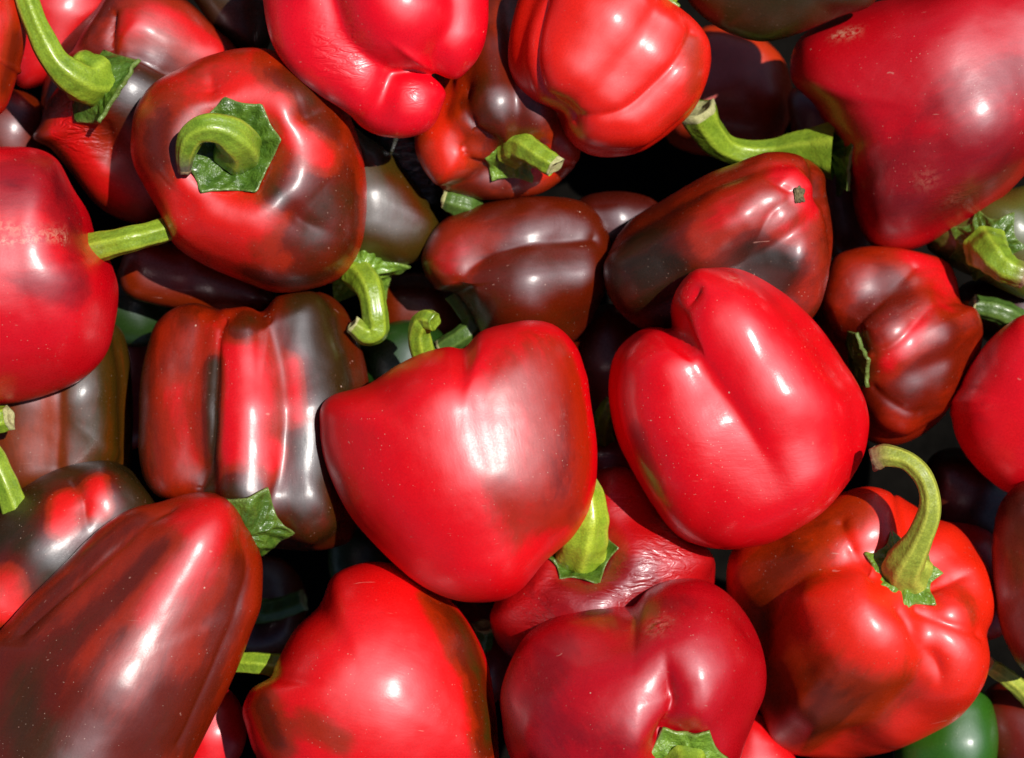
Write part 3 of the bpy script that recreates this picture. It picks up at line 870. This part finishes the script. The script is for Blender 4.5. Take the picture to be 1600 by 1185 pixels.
P("bell_pepper", "brown and red pepper with dark blossom scar at its tip, right of top centre",
  [(1291,300),(1286,270),(1260,248),(1225,238),(1190,240),(1150,255),(1100,275),(1040,310),(985,345),(956,385),(943,420),(950,460),(975,495),(1012,518),(1070,540),(1150,550),(1230,530),(1275,490),(1292,440),(1301,370)],
  -60, B=(1255,315,40), T=(990,450,-60), R=(140,125), az=(-62,18,92,160,235), f=(0.60,0.56), nets=4.5, k=16, jit=0.04, dimple=(0.25,0.12),
  cols=((0.022,0.013,0.007),(0.15,0.013,0.006),(0.56,0.006,0.012)), ripe=0.5,
  soft=0.26, patches=[([(1245,260),(1275,300)],40,1.05),([(1130,300),(1200,300)],40,0.7),([(1000,440),(1060,470)],75,0.0),([(990,380),(960,430)],50,0.1),([(1130,350),(1100,390)],34,0.78),([(1170,420),(1220,440)],44,0.0),([(1285,380),(1270,460)],24,0.6),([(1230,350),(1260,360)],24,0.75)],
  scar_at=(1249,305,10), dust=1.1, grooves=[([(1248,308),(1212,345),(1180,395),(1150,450)],16,8),([(1210,315),(1140,350),(1060,400)],34,-12,'both'),([(1268,345),(1250,420),(1230,480)],30,-12,'both'),([(1248,303),(1215,272),(1165,250)],9,8)])
P("bell_pepper", "small shiny brown-red pepper lying behind the middle pepper",
  [(688,348),(720,330),(770,315),(830,307),(890,310),(925,325),(950,362),(956,420),(940,470),(918,510),(880,545),(810,560),(760,535),(737,490),(712,458),(686,455),(665,430),(658,405),(668,375)],
  -120, T=(690,440,-10), B=(960,425,-40), R=(110,120), az=(-18,62,125,190,260), f=(0.66,0.66), barrel=0.3, k=44, jit=0.04,
  cols=((0.045,0.020,0.006),(0.125,0.012,0.006),(0.42,0.006,0.014)), ripe=0.42,
  patches=[([(690,400),(740,370)],34,0.9),([(800,440),(880,450)],60,0.3),([(780,320),(860,325)],30,0.4)],
  stem=dict(path=[(712,455,-40),(735,490,-45),(738,512,-40),(718,528,-40),(690,545,-50)], rad=[20,18,17,16,15], seat=False, mat=M_STEM_DK, dry=0.2), dust=1.3, grooves=[([(706,456),(738,396),(800,371),(945,366)],16,13,None)])
P("bell_pepper", "compact ribbed red-brown pepper to the right of the bright crimson pepper",
  [(1278,475),(1298,410),(1330,390),(1380,385),(1440,395),(1480,410),(1496,440),(1503,470),(1526,482),(1536,520),(1525,570),(1500,605),(1475,650),(1440,680),(1400,696),(1360,690),(1320,650),(1300,600),(1280,540)],
  -90, T=(1335,560,20), B=(1510,505,-40), R=(150,120), az=(-105,-48,8,72,150,220), f=(0.52,0.54), k=18, nets=4.5, jit=0.04, core=0.62,
  cols=((0.045,0.016,0.007),(0.17,0.012,0.007),(0.55,0.006,0.012)), ripe=0.5,
  patches=[([(1440,400),(1490,430)],40,0.95),([(1380,590),(1440,500),(1480,470)],20,1.05),([(1340,480),(1400,440)],26,0.2),([(1410,640),(1440,620)],34,0.2),([(1330,420),(1310,450)],30,0.65),([(1390,670),(1420,690)],24,0.7),([(1500,520),(1480,600)],34,0.4)],
  calyx=dict(at=(1338,562), n=(-0.97,-0.15,0.10), r=50, points=6, mat=M_CAL, lift=4, conform=0.2), dust=1.0, grooves=[([(1332,548),(1326,508),(1370,458),(1435,402)],13,10,None),([(1350,558),(1405,530),(1462,470),(1505,455)],13,8,None),([(1350,610),(1400,648),(1450,655)],12,9,None)])
P("bell_pepper", "brown and red pepper with thick curved stem pointing up left, top left",
  [(64,190),(66,140),(88,80),(112,50),(150,14),(172,-12),(230,-25),(290,0),(335,42),(372,78),(400,150),(380,240),(320,300),(240,346),(195,346),(150,320),(112,272),(80,234),(52,216)],
  -70, T=(150,128,30), B=(370,230,-60), R=(150,125), az=(-62,-6,60,130,200), f=(0.56,0.58), k=18, nets=4.5, jit=0.05,
  cols=((0.040,0.018,0.008),(0.14,0.012,0.007),(0.52,0.010,0.010)), ripe=0.35,
  patches=[([(200,40),(270,30),(340,70)],44,1.0),([(230,130),(190,240),(240,230)],50,0.08),([(110,240),(150,290),(180,320)],42,0.95),([(120,60),(95,130)],30,0.5),([(75,205),(90,190)],26,0.9)],
  calyx=dict(at=(150,130), n=(-0.78,0.46,0.42), r=66, points=6, mat=M_CAL, lift=4, cone=0.2, conform=0.6),
  stem=dict(path=[(150,130,0),(124,126,30),(88,98,50),(60,48,55),(40,-5,50),(28,-60,40)], rad=[42,28,21,18,17,17], mat=M_STEM), wrinkle=[((110,205),40,0.8)], dust=1.0, grooves=[([(162,10),(164,62),(215,70),(275,100),(340,112)],11,20,None),([(150,170),(165,230),(170,290)],12,14,"both")])
P("bell_pepper", "grey-brown pepper with red blotches behind the long corner pepper, left edge",
  [(-50,850),(-5,797),(40,760),(92,732),(150,720),(190,726),(225,755),(245,792),(250,850),(220,930),(140,1010),(40,1030),(-50,1000),(-80,930)],
  -60, B=(190,760,-30), T=(0,960,-20), R=(130,115), az=(-60,10,75,150,220), f=(0.62,0.62), k=42, jit=0.04, level=6,
  cols=((0.032,0.020,0.008),(0.11,0.012,0.006),(0.58,0.014,0.010)), ripe=0.12,
  soft=0.26, patches=[([(95,770),(105,810)],27,1.0),([(140,745),(155,780)],24,1.0),([(0,910),(20,960)],34,0.95)],
  stem=dict(path=[(34,830,10),(24,795,30),(8,756,40),(-12,716,40),(-40,676,30)], rad=[24,22,20,20,20], seat=False), dust=0.9, grooves=[([(108,730),(128,770),(150,850)],14,12)])
P("bell_pepper", "wrinkled dark red pepper with bright green stem base, under the middle pepper",
  [(930,737),(985,733),(1035,775),(1080,835),(1112,865),(1117,900),(1105,960),(1060,1030),(960,1070),(860,1060),(790,1020),(766,975),(775,935),(800,900),(830,840),(880,770)],
  -90, T=(908,866,60), B=(960,1010,-160), R=(165,140), az=(-80,-15,60,120,180,250), f=(0.56,0.6), k=24, nets=5, jit=0.06, core=0.5,
  cols=((0.10,0.03,0.01),(0.17,0.006,0.008),(0.36,0.005,0.008)), ripe=0.85,
  patches=[([(880,920),(1000,880)],34,0.55),([(1080,880),(1100,900)],30,1.0),([(960,780),(990,820)],30,1.0)],
  dip=(908,862,62,34,(-0.1,0.25,0.95)), wrinkle=[([(970,900),(1050,870)],42,0.42),([(820,960),(850,930)],34,0.35),((980,760),26,0.3),([(1040,810),(1070,840)],22,0.5)],
  scars=[([(1040,808),(1064,824)],13,0.5)],
  calyx=dict(at=(908,866), n=(-0.1,0.25,0.95), r=62, points=6, sharp=0.25, mat=M_CAL, lift=8, cone=0.12),
  stem=dict(path=[(906,868,0),(910,848,36),(916,820,56),(916,788,60),(900,745,50)], rad=[44,38,33,29,27], mat=M_STEM_LT), dust=1.0)
P("bell_pepper", "dark brown pepper cut by the right edge, below the bright red one",
  [(1612,748),(1572,775),(1556,810),(1550,880),(1556,950),(1575,1010),(1612,1055),(1680,1040),(1720,960),(1720,840),(1680,765)],
  -60, T=(1640,780,-10), B=(1640,1040,-10), R=(90,85), az=(-90,-10,80,180), f=(0.7,0.7), k=45, level=5,
  cols=((0.03,0.014,0.008),(0.11,0.012,0.007),(0.35,0.01,0.01)), ripe=0.42, patches=[((1570,800),30,0.2),((1590,900),40,0.55)], dust=0.6)
# ---- the third tier, in the gaps
P("bell_pepper", "olive-brown pepper with leafy calyx and hooked stem, beside the star-calyx pepper",
  [(540,200),(575,215),(605,236),(640,275),(668,315),(686,355),(668,394),(632,416),(585,412),(545,400),(500,350),(490,270)],
  -130, T=(572,420,-10), B=(560,210,-30), R=(110,95), az=(-60,5,75,180), f=(0.68,0.68), k=60, level=6,
  cols=((0.055,0.036,0.008),(0.10,0.020,0.006),(0.3,0.01,0.01)), ripe=0.12, patches=[([(670,330),(620,270)],16,0.35)],
  calyx=dict(at=(562,412), conform=0.3, n=(0.02,-0.55,0.83), r=80, points=6, sharp=0.3, mat=M_CAL_LT, lift=26, bump=12, cone=0.3),
  stem=dict(path=[(566,418,0),(578,452,35),(586,490,42),(588,514,38),(574,522,38),(552,508,42)], rad=[27,21,19,19,18,14], mat=M_STEM, dry=0.5), dust=0.6)
P("bell_pepper", "orange and brown pepper with stubby cut stem, shaded between the two top peppers",
  [(648,215),(662,265),(692,296),(740,311),(800,311),(858,296),(905,248),(900,190),(880,120),(850,40),(800,-20),(740,-10),(705,60),(670,140)],
  -110, T=(800,222,50), B=(775,40,-110), R=(120,105), az=(-95,-40,22,80,140,215), f=(0.48,0.52), k=12, nets=4.5, jit=0.05, core=0.55,
  cols=((0.040,0.018,0.007),(0.15,0.014,0.006),(0.60,0.030,0.006)), ripe=0.5,
  patches=[([(695,215),(700,260)],44,1.05),([(750,140),(770,200)],44,0.15),([(770,290),(740,300)],30,0.4),([(850,280),(870,260)],30,0.85),([(700,130),(680,170)],24,0.9)],
  calyx=dict(at=(800,228), n=(0.15,-0.25,0.95), r=62, points=6, sharp=0.26, mat=M_CAL_LT, lift=14, bump=9, cone=0.2, conform=0.5),
  stem=dict(path=[(800,228,0),(818,230,30),(842,244,46),(866,260,54)], rad=[30,22,19,18], mat=M_STEM, dry=0.2), dust=0.8, grooves=[([(715,130),(728,205),(765,235)],10,18,None),([(735,238),(745,265),(780,285)],9,16,None)])
P("bell_pepper", "red pepper tucked behind the thick curved stem, top left corner",
  [(30,-20),(80,-70),(160,-70),(190,-10),(160,50),(110,110),(60,135),(25,130),(10,60)],
  -190, T=(110,-60,-20), B=(70,110,-20), R=(85,75), az=(-45,35,120,210), f=(0.7,0.7), k=45, level=5, cols=(OLIVE,DRED,(0.5,0.01,0.012)), ripe=0.95, dust=0.6)
P("bell_pepper", "orange-red pepper with dark edge, cut by the top left corner",
  [(-40,-60),(20,-50),(38,0),(41,60),(28,115),(2,178),(-60,200),(-120,140),(-120,20)],
  -20, T=(-40,-60,-10), B=(-45,195,-20), R=(90,86), az=(-60,20,100,200), f=(0.7,0.7), k=45, level=5, cols=((0.05,0.02,0.006),(0.2,0.015,0.006),(0.52,0.016,0.008)), ripe=0.85,
  patches=[([(38,60),(20,140)],16,0.35)], dust=0.6)
P("bell_pepper", "olive pepper with an orange flush behind the scuffed left-edge pepper",
  [(-20,580),(60,520),(150,500),(192,520),(206,600),(207,690),(198,745),(120,775),(20,780),(-40,720)],
  -140, T=(90,500,-20), B=(90,770,-10), R=(120,110), az=(-42,38,120,200), f=(0.60,0.60), k=26, barrel=0.25, level=6, grooves=[([(90,540),(86,640),(82,740)],18,8,None)],
  cols=((0.048,0.030,0.005),(0.17,0.030,0.006),(0.4,0.03,0.008)), ripe=0.15, patches=[([(84,630),(78,720)],20,0.85),([(20,690),(40,730)],36,0.55)], dust=0.8)
P("bell_pepper", "dark olive pepper cut by the top edge, beside the bent long stem",
  [(1070,-10),(1108,34),(1160,59),(1200,65),(1250,52),(1310,27),(1365,5),(1380,-50),(1300,-110),(1150,-110),(1080,-70)],
  -70, T=(1360,-40,-10), B=(1090,-30,-20), R=(85,80), az=(-45,30,110,200), f=(0.7,0.7), k=45, level=5, cols=((0.036,0.026,0.005),(0.06,0.02,0.006),BROWN), ripe=0.05, dust=0.8)
P("bell_pepper", "dark olive pepper peeping out beside the glossy knobbly one, top edge",
  [(285,-30),(310,10),(340,50),(375,80),(410,85),(430,40),(430,-30),(380,-80),(310,-80)],
  -120, T=(350,-70,-10), B=(380,70,-20), R=(75,65), az=(-45,30,110,200), f=(0.66,0.66), k=36, level=5, cols=((0.036,0.022,0.006),(0.07,0.02,0.006),BROWN), ripe=0.12, dust=0.8)
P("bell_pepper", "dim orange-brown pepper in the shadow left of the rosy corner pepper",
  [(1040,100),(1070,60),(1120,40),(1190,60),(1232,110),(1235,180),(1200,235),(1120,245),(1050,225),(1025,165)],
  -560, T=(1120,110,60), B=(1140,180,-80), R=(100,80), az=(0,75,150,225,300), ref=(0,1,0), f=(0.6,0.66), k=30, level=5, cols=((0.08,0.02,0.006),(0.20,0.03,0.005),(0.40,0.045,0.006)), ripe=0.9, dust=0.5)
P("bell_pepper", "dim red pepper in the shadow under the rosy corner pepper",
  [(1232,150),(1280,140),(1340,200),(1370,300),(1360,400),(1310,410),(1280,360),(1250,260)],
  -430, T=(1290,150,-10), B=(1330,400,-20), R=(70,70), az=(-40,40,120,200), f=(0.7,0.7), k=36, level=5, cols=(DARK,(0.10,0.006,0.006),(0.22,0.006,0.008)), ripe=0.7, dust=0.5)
P("bell_pepper", "olive-green pepper with crinkled calyx and brown stem end, right edge",
  [(1440,350),(1490,320),(1560,300),(1640,290),(1700,350),(1690,430),(1620,470),(1540,440),(1480,410)],
  -190, T=(1540,375,40), B=(1650,330,-50), R=(80,70), az=(-90,-20,50,120,200), f=(0.62,0.66), k=36, level=5, cols=((0.075,0.085,0.012),(0.11,0.05,0.008),BROWN), ripe=0.1,
  calyx=dict(at=(1540,385), n=(-0.15,-0.2,0.95), r=62, points=7, sharp=0.3, mat=M_CAL, lift=8, bump=10, cone=0.3),
  stem=dict(path=[(1540,385,0),(1552,402,40),(1572,420,55),(1600,432,60)], rad=[34,26,21,18], mat=M_STEM, dry=1.0, cutmat=M_CUT_BR), dust=0.6)
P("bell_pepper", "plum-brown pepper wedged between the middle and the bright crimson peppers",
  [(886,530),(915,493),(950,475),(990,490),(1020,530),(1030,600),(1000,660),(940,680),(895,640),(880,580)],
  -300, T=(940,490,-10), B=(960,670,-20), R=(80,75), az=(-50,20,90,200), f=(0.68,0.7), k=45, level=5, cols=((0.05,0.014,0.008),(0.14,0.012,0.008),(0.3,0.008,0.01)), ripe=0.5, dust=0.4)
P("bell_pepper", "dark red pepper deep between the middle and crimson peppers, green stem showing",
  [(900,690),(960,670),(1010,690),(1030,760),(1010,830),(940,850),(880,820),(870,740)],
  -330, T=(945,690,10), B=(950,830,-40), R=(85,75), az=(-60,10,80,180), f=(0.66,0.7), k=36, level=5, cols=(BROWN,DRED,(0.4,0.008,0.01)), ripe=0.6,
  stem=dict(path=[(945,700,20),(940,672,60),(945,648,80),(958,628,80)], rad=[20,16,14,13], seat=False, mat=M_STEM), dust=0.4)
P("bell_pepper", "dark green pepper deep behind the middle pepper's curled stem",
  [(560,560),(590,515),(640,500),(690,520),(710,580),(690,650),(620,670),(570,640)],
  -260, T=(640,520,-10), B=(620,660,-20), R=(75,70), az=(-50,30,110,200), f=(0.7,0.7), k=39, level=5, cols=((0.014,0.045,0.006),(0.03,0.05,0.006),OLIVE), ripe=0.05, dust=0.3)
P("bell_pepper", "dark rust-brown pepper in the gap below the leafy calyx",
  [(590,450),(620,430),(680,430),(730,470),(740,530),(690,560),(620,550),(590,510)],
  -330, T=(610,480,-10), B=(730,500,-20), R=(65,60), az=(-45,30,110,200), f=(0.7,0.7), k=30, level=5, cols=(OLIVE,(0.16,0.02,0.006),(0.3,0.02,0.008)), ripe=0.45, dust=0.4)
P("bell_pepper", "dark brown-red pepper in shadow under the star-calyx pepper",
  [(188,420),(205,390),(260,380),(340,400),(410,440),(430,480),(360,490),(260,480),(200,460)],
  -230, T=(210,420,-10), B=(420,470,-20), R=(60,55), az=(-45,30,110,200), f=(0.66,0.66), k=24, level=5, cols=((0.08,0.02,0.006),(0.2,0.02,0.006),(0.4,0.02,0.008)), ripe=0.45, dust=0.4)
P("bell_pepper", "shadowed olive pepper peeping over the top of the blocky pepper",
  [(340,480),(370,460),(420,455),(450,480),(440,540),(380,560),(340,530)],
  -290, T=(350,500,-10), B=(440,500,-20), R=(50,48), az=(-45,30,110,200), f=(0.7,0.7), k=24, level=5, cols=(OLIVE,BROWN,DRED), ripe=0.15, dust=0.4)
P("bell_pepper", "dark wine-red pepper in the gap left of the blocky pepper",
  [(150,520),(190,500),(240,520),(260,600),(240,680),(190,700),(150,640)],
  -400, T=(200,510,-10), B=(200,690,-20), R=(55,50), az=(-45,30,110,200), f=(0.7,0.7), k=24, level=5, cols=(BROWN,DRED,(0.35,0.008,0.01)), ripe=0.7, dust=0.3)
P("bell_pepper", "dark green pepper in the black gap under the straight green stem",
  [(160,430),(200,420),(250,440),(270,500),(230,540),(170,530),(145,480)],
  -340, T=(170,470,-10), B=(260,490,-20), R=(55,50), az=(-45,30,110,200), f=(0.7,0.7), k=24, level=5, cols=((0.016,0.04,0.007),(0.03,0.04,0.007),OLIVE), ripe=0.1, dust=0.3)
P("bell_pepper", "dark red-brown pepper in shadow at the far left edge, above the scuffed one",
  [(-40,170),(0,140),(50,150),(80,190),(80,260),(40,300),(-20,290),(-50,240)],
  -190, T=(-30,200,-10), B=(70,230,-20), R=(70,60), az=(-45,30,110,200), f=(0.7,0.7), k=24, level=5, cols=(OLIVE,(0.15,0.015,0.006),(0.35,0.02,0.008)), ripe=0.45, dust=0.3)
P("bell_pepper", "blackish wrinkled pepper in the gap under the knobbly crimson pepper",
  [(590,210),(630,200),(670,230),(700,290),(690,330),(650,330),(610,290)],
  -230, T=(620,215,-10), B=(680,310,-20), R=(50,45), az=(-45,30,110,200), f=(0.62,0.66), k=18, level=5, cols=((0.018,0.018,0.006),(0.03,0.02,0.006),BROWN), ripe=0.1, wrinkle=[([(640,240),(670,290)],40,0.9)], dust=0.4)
P("bell_pepper", "small green-stemmed brown pepper hiding behind the small shiny one",
  [(690,330),(720,310),(790,305),(840,330),(830,380),(760,400),(700,380)],
  -260, T=(745,345,20), B=(820,350,-30), R=(55,50), az=(-45,30,110,200), f=(0.66,0.66), k=24, level=5, cols=(OLIVE,BROWN,DRED), ripe=0.3,
  calyx=dict(at=(742,335), n=(-0.25,0.25,0.93), r=34, points=6, mat=M_CAL, lift=5),
  stem=dict(path=[(742,335,0),(728,322,30),(712,318,40),(694,312,42)], rad=[24,22,19,14], mat=M_STEM_DK, dry=0.4), dust=0.4)
P("bell_pepper", "shade-darkened red pepper between the small shiny one and the scar-tipped one",
  [(890,330),(920,305),(980,300),(1030,320),(1040,370),(1000,410),(930,410),(890,380)],
  -260, T=(900,350,-10), B=(1030,350,-20), R=(60,55), az=(-45,30,110,200), f=(0.7,0.7), k=30, level=5, cols=(BROWN,(0.08,0.006,0.005),(0.15,0.006,0.006)), ripe=0.4, dust=0.3)  # skin colours darkened: the gap's shade is painted in
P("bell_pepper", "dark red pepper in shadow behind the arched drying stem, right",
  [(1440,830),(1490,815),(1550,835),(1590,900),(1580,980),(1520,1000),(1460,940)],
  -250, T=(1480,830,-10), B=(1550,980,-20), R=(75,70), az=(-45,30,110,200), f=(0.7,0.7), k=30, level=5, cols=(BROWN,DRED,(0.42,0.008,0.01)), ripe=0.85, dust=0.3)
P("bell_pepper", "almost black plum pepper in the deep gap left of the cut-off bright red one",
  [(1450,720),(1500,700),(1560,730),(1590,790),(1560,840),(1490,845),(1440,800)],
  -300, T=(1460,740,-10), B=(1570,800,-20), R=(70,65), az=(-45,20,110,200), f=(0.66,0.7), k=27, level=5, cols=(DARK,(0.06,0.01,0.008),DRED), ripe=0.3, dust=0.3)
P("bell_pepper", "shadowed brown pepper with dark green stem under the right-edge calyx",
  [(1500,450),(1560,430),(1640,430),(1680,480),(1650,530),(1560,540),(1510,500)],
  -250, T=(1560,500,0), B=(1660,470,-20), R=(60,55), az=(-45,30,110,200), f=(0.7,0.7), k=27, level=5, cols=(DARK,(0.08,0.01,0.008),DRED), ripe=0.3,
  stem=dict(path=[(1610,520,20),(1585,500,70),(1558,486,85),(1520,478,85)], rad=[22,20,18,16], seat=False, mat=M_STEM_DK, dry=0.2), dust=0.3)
P("bell_pepper", "glossy green pepper in the bottom right corner",
  [(1400,1150),(1440,1090),(1500,1065),(1545,1090),(1560,1160),(1540,1230),(1470,1260),(1410,1220)],
  -250, T=(1500,1230,-10), B=(1490,1080,-20), R=(80,72), az=(-45,30,110,200), f=(0.74,0.74), k=51, level=5, cols=((0.024,0.10,0.006),(0.04,0.08,0.006),OLIVE), ripe=0.03, dust=0.4)
P("bell_pepper", "dark pepper with thin grey-green stem slanting into the bottom right corner",
  [(1540,1080),(1600,1060),(1680,1090),(1700,1170),(1650,1230),(1570,1210),(1530,1150)],
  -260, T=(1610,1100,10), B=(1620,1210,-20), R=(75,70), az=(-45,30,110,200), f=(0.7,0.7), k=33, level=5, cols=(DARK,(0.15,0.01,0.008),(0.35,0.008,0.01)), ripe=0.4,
  stem=dict(path=[(1625,1110,20),(1598,1080,100),(1572,1058,125),(1545,1040,130)], rad=[16,14,13,12], seat=False, mat=M_STEM_DRY, dry=0.3), dust=0.3)
P("bell_pepper", "red pepper squeezed in at the bottom edge below the cleft dark one",
  [(1120,1150),(1170,1110),(1220,1150),(1250,1210),(1220,1270),(1150,1270),(1110,1210)],
  -200, T=(1170,1250,-10), B=(1180,1130,-10), R=(70,62), az=(-40,30,110,200), f=(0.7,0.7), k=27, level=5, cols=(BROWN,(0.35,0.006,0.01),(0.55,0.008,0.012)), ripe=1.0, dust=0.8)
P("bell_pepper", "red pepper in the gap between the long corner pepper and the olive-flanked one",
  [(290,1100),(330,1070),(370,1090),(385,1150),(360,1200),(300,1210),(270,1160)],
  -170, T=(330,1200,-10), B=(340,1080,-10), R=(60,55), az=(-40,30,110,200), f=(0.7,0.7), k=24, level=5, cols=(BROWN,DRED,(0.58,0.008,0.012)), ripe=1.0, dust=0.5)
P("bell_pepper", "shade-darkened red pepper with dark green cut stem, deep under the long corner pepper",
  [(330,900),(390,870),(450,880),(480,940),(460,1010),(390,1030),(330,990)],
  -600, T=(400,950,10), B=(440,990,-40), R=(75,65), az=(-40,30,110,200), f=(0.7,0.7), k=30, level=5, cols=(DARK,(0.08,0.006,0.006),(0.16,0.005,0.006)), ripe=0.6,  # red turned down in the colours to stand in for deep shade
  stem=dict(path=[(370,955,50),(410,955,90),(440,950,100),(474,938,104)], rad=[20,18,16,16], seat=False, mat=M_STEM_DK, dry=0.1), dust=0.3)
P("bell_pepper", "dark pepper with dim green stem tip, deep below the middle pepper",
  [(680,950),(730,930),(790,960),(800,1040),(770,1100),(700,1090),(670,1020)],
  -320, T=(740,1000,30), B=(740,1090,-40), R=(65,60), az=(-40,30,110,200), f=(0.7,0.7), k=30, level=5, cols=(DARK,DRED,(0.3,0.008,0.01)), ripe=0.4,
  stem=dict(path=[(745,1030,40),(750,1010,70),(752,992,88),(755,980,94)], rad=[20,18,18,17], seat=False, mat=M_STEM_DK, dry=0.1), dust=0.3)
P("bell_pepper", "green-tinged dark pepper in the gap under the blocky pepper's right corner",
  [(520,830),(570,810),(620,850),(630,910),(580,940),(520,910)],
  -330, T=(580,830,-10), B=(570,930,-20), R=(55,50), az=(-40,30,110,200), f=(0.7,0.7), k=24, level=5, cols=((0.02,0.06,0.008),BROWN,DRED), ripe=0.1, dust=0.3)
P("bell_pepper", "pepper mostly beyond the left edge, only its cut green stem tip showing",
  [(-60,600),(-90,560),(-170,560),(-230,630),(-230,740),(-160,790),(-80,760),(-50,690)],
  -110, T=(-70,680,20), B=(-220,680,-20), R=(95,85), az=(-45,30,110,200), f=(0.66,0.66), k=30, level=5, cols=(OLIVE,BROWN,DRED), ripe=0.4,
  stem=dict(path=[(-90,685,30),(-50,672,80),(-16,660,100),(14,653,105)], rad=[28,22,20,19], seat=False, mat=M_STEM, dry=0.1), dust=0.4)
#PEPPERS_END

# ------------------------------------------------------------------ settle the heap: each pepper sinks until it only touches those above it
def settle():
    cell = 8.0
    order = sorted(PEPPERS, key=lambda p: -p.z)
    maps = []
    for p in order:
        sx, sy = p.screen(p.V)
        gx = np.floor((sx + p.c[0] + 800) / cell).astype(int); gy = np.floor((-sy + p.c[1] + 800) / cell).astype(int)
        key = gx * 1000 + gy
        uk, inv = np.unique(key, return_inverse=True); inv = inv.reshape(-1)
        top = np.full(len(uk), -1e9); np.maximum.at(top, inv, p.V[:, 2])
        bot = np.full(len(uk), 1e9); np.minimum.at(bot, inv, p.V[:, 2])
        maps.append((uk, top, bot))
    for i, p in enumerate(order):
        z = p.z0
        for j in range(i):
            q = order[j]
            common, ia, ib = np.intersect1d(maps[j][0], maps[i][0], return_indices=True)
            if len(common) < 3: continue
            gap = np.maximum(maps[j][2][ia], -45) - maps[i][1][ib]
            lim = q.z0 + np.sort(gap)[min(len(gap) - 1, 2 + len(gap) // 25)] + 40
            z = min(z, lim)
        p.z0 = z
settle()
for p in PEPPERS:
    p.build()

# ------------------------------------------------------------------ ground: bed under the heap, coloured near-black to paint the gaps' deep shade
lowz = min(p.root.location.z for p in PEPPERS)
N = NT("gap_shade_floor")
tc = N.n("ShaderNodeTexCoord").outputs["Object"]
N.l(N.ramp(N.noise(tc, 40, 5, 0.6), [(0.3, (0.003, 0.0028, 0.0025)), (0.7, (0.008, 0.007, 0.006))]), N.b.inputs["Base Color"])
N.b.inputs["Roughness"].default_value = 0.95
N.b.inputs["Specular IOR Level"].default_value = 0.0
bb = N.n("ShaderNodeBump"); bb.inputs["Strength"].default_value = 0.4; bb.inputs["Distance"].default_value = 0.003
N.l(N.noise(tc, 220, 4, 0.6), bb.inputs["Height"]); N.l(bb.outputs[0], N.b.inputs["Normal"])
g = 1.5
me = bpy.data.meshes.new("ground")
me.from_pydata([(-g, -g, 0), (g, -g, 0), (g, g, 0), (-g, g, 0)], [], [(0, 1, 2, 3)])
me.materials.append(N.m)
go = bpy.data.objects.new("ground", me)
COL.objects.link(go)
go.location.z = lowz - 0.03
go["kind"] = "structure"
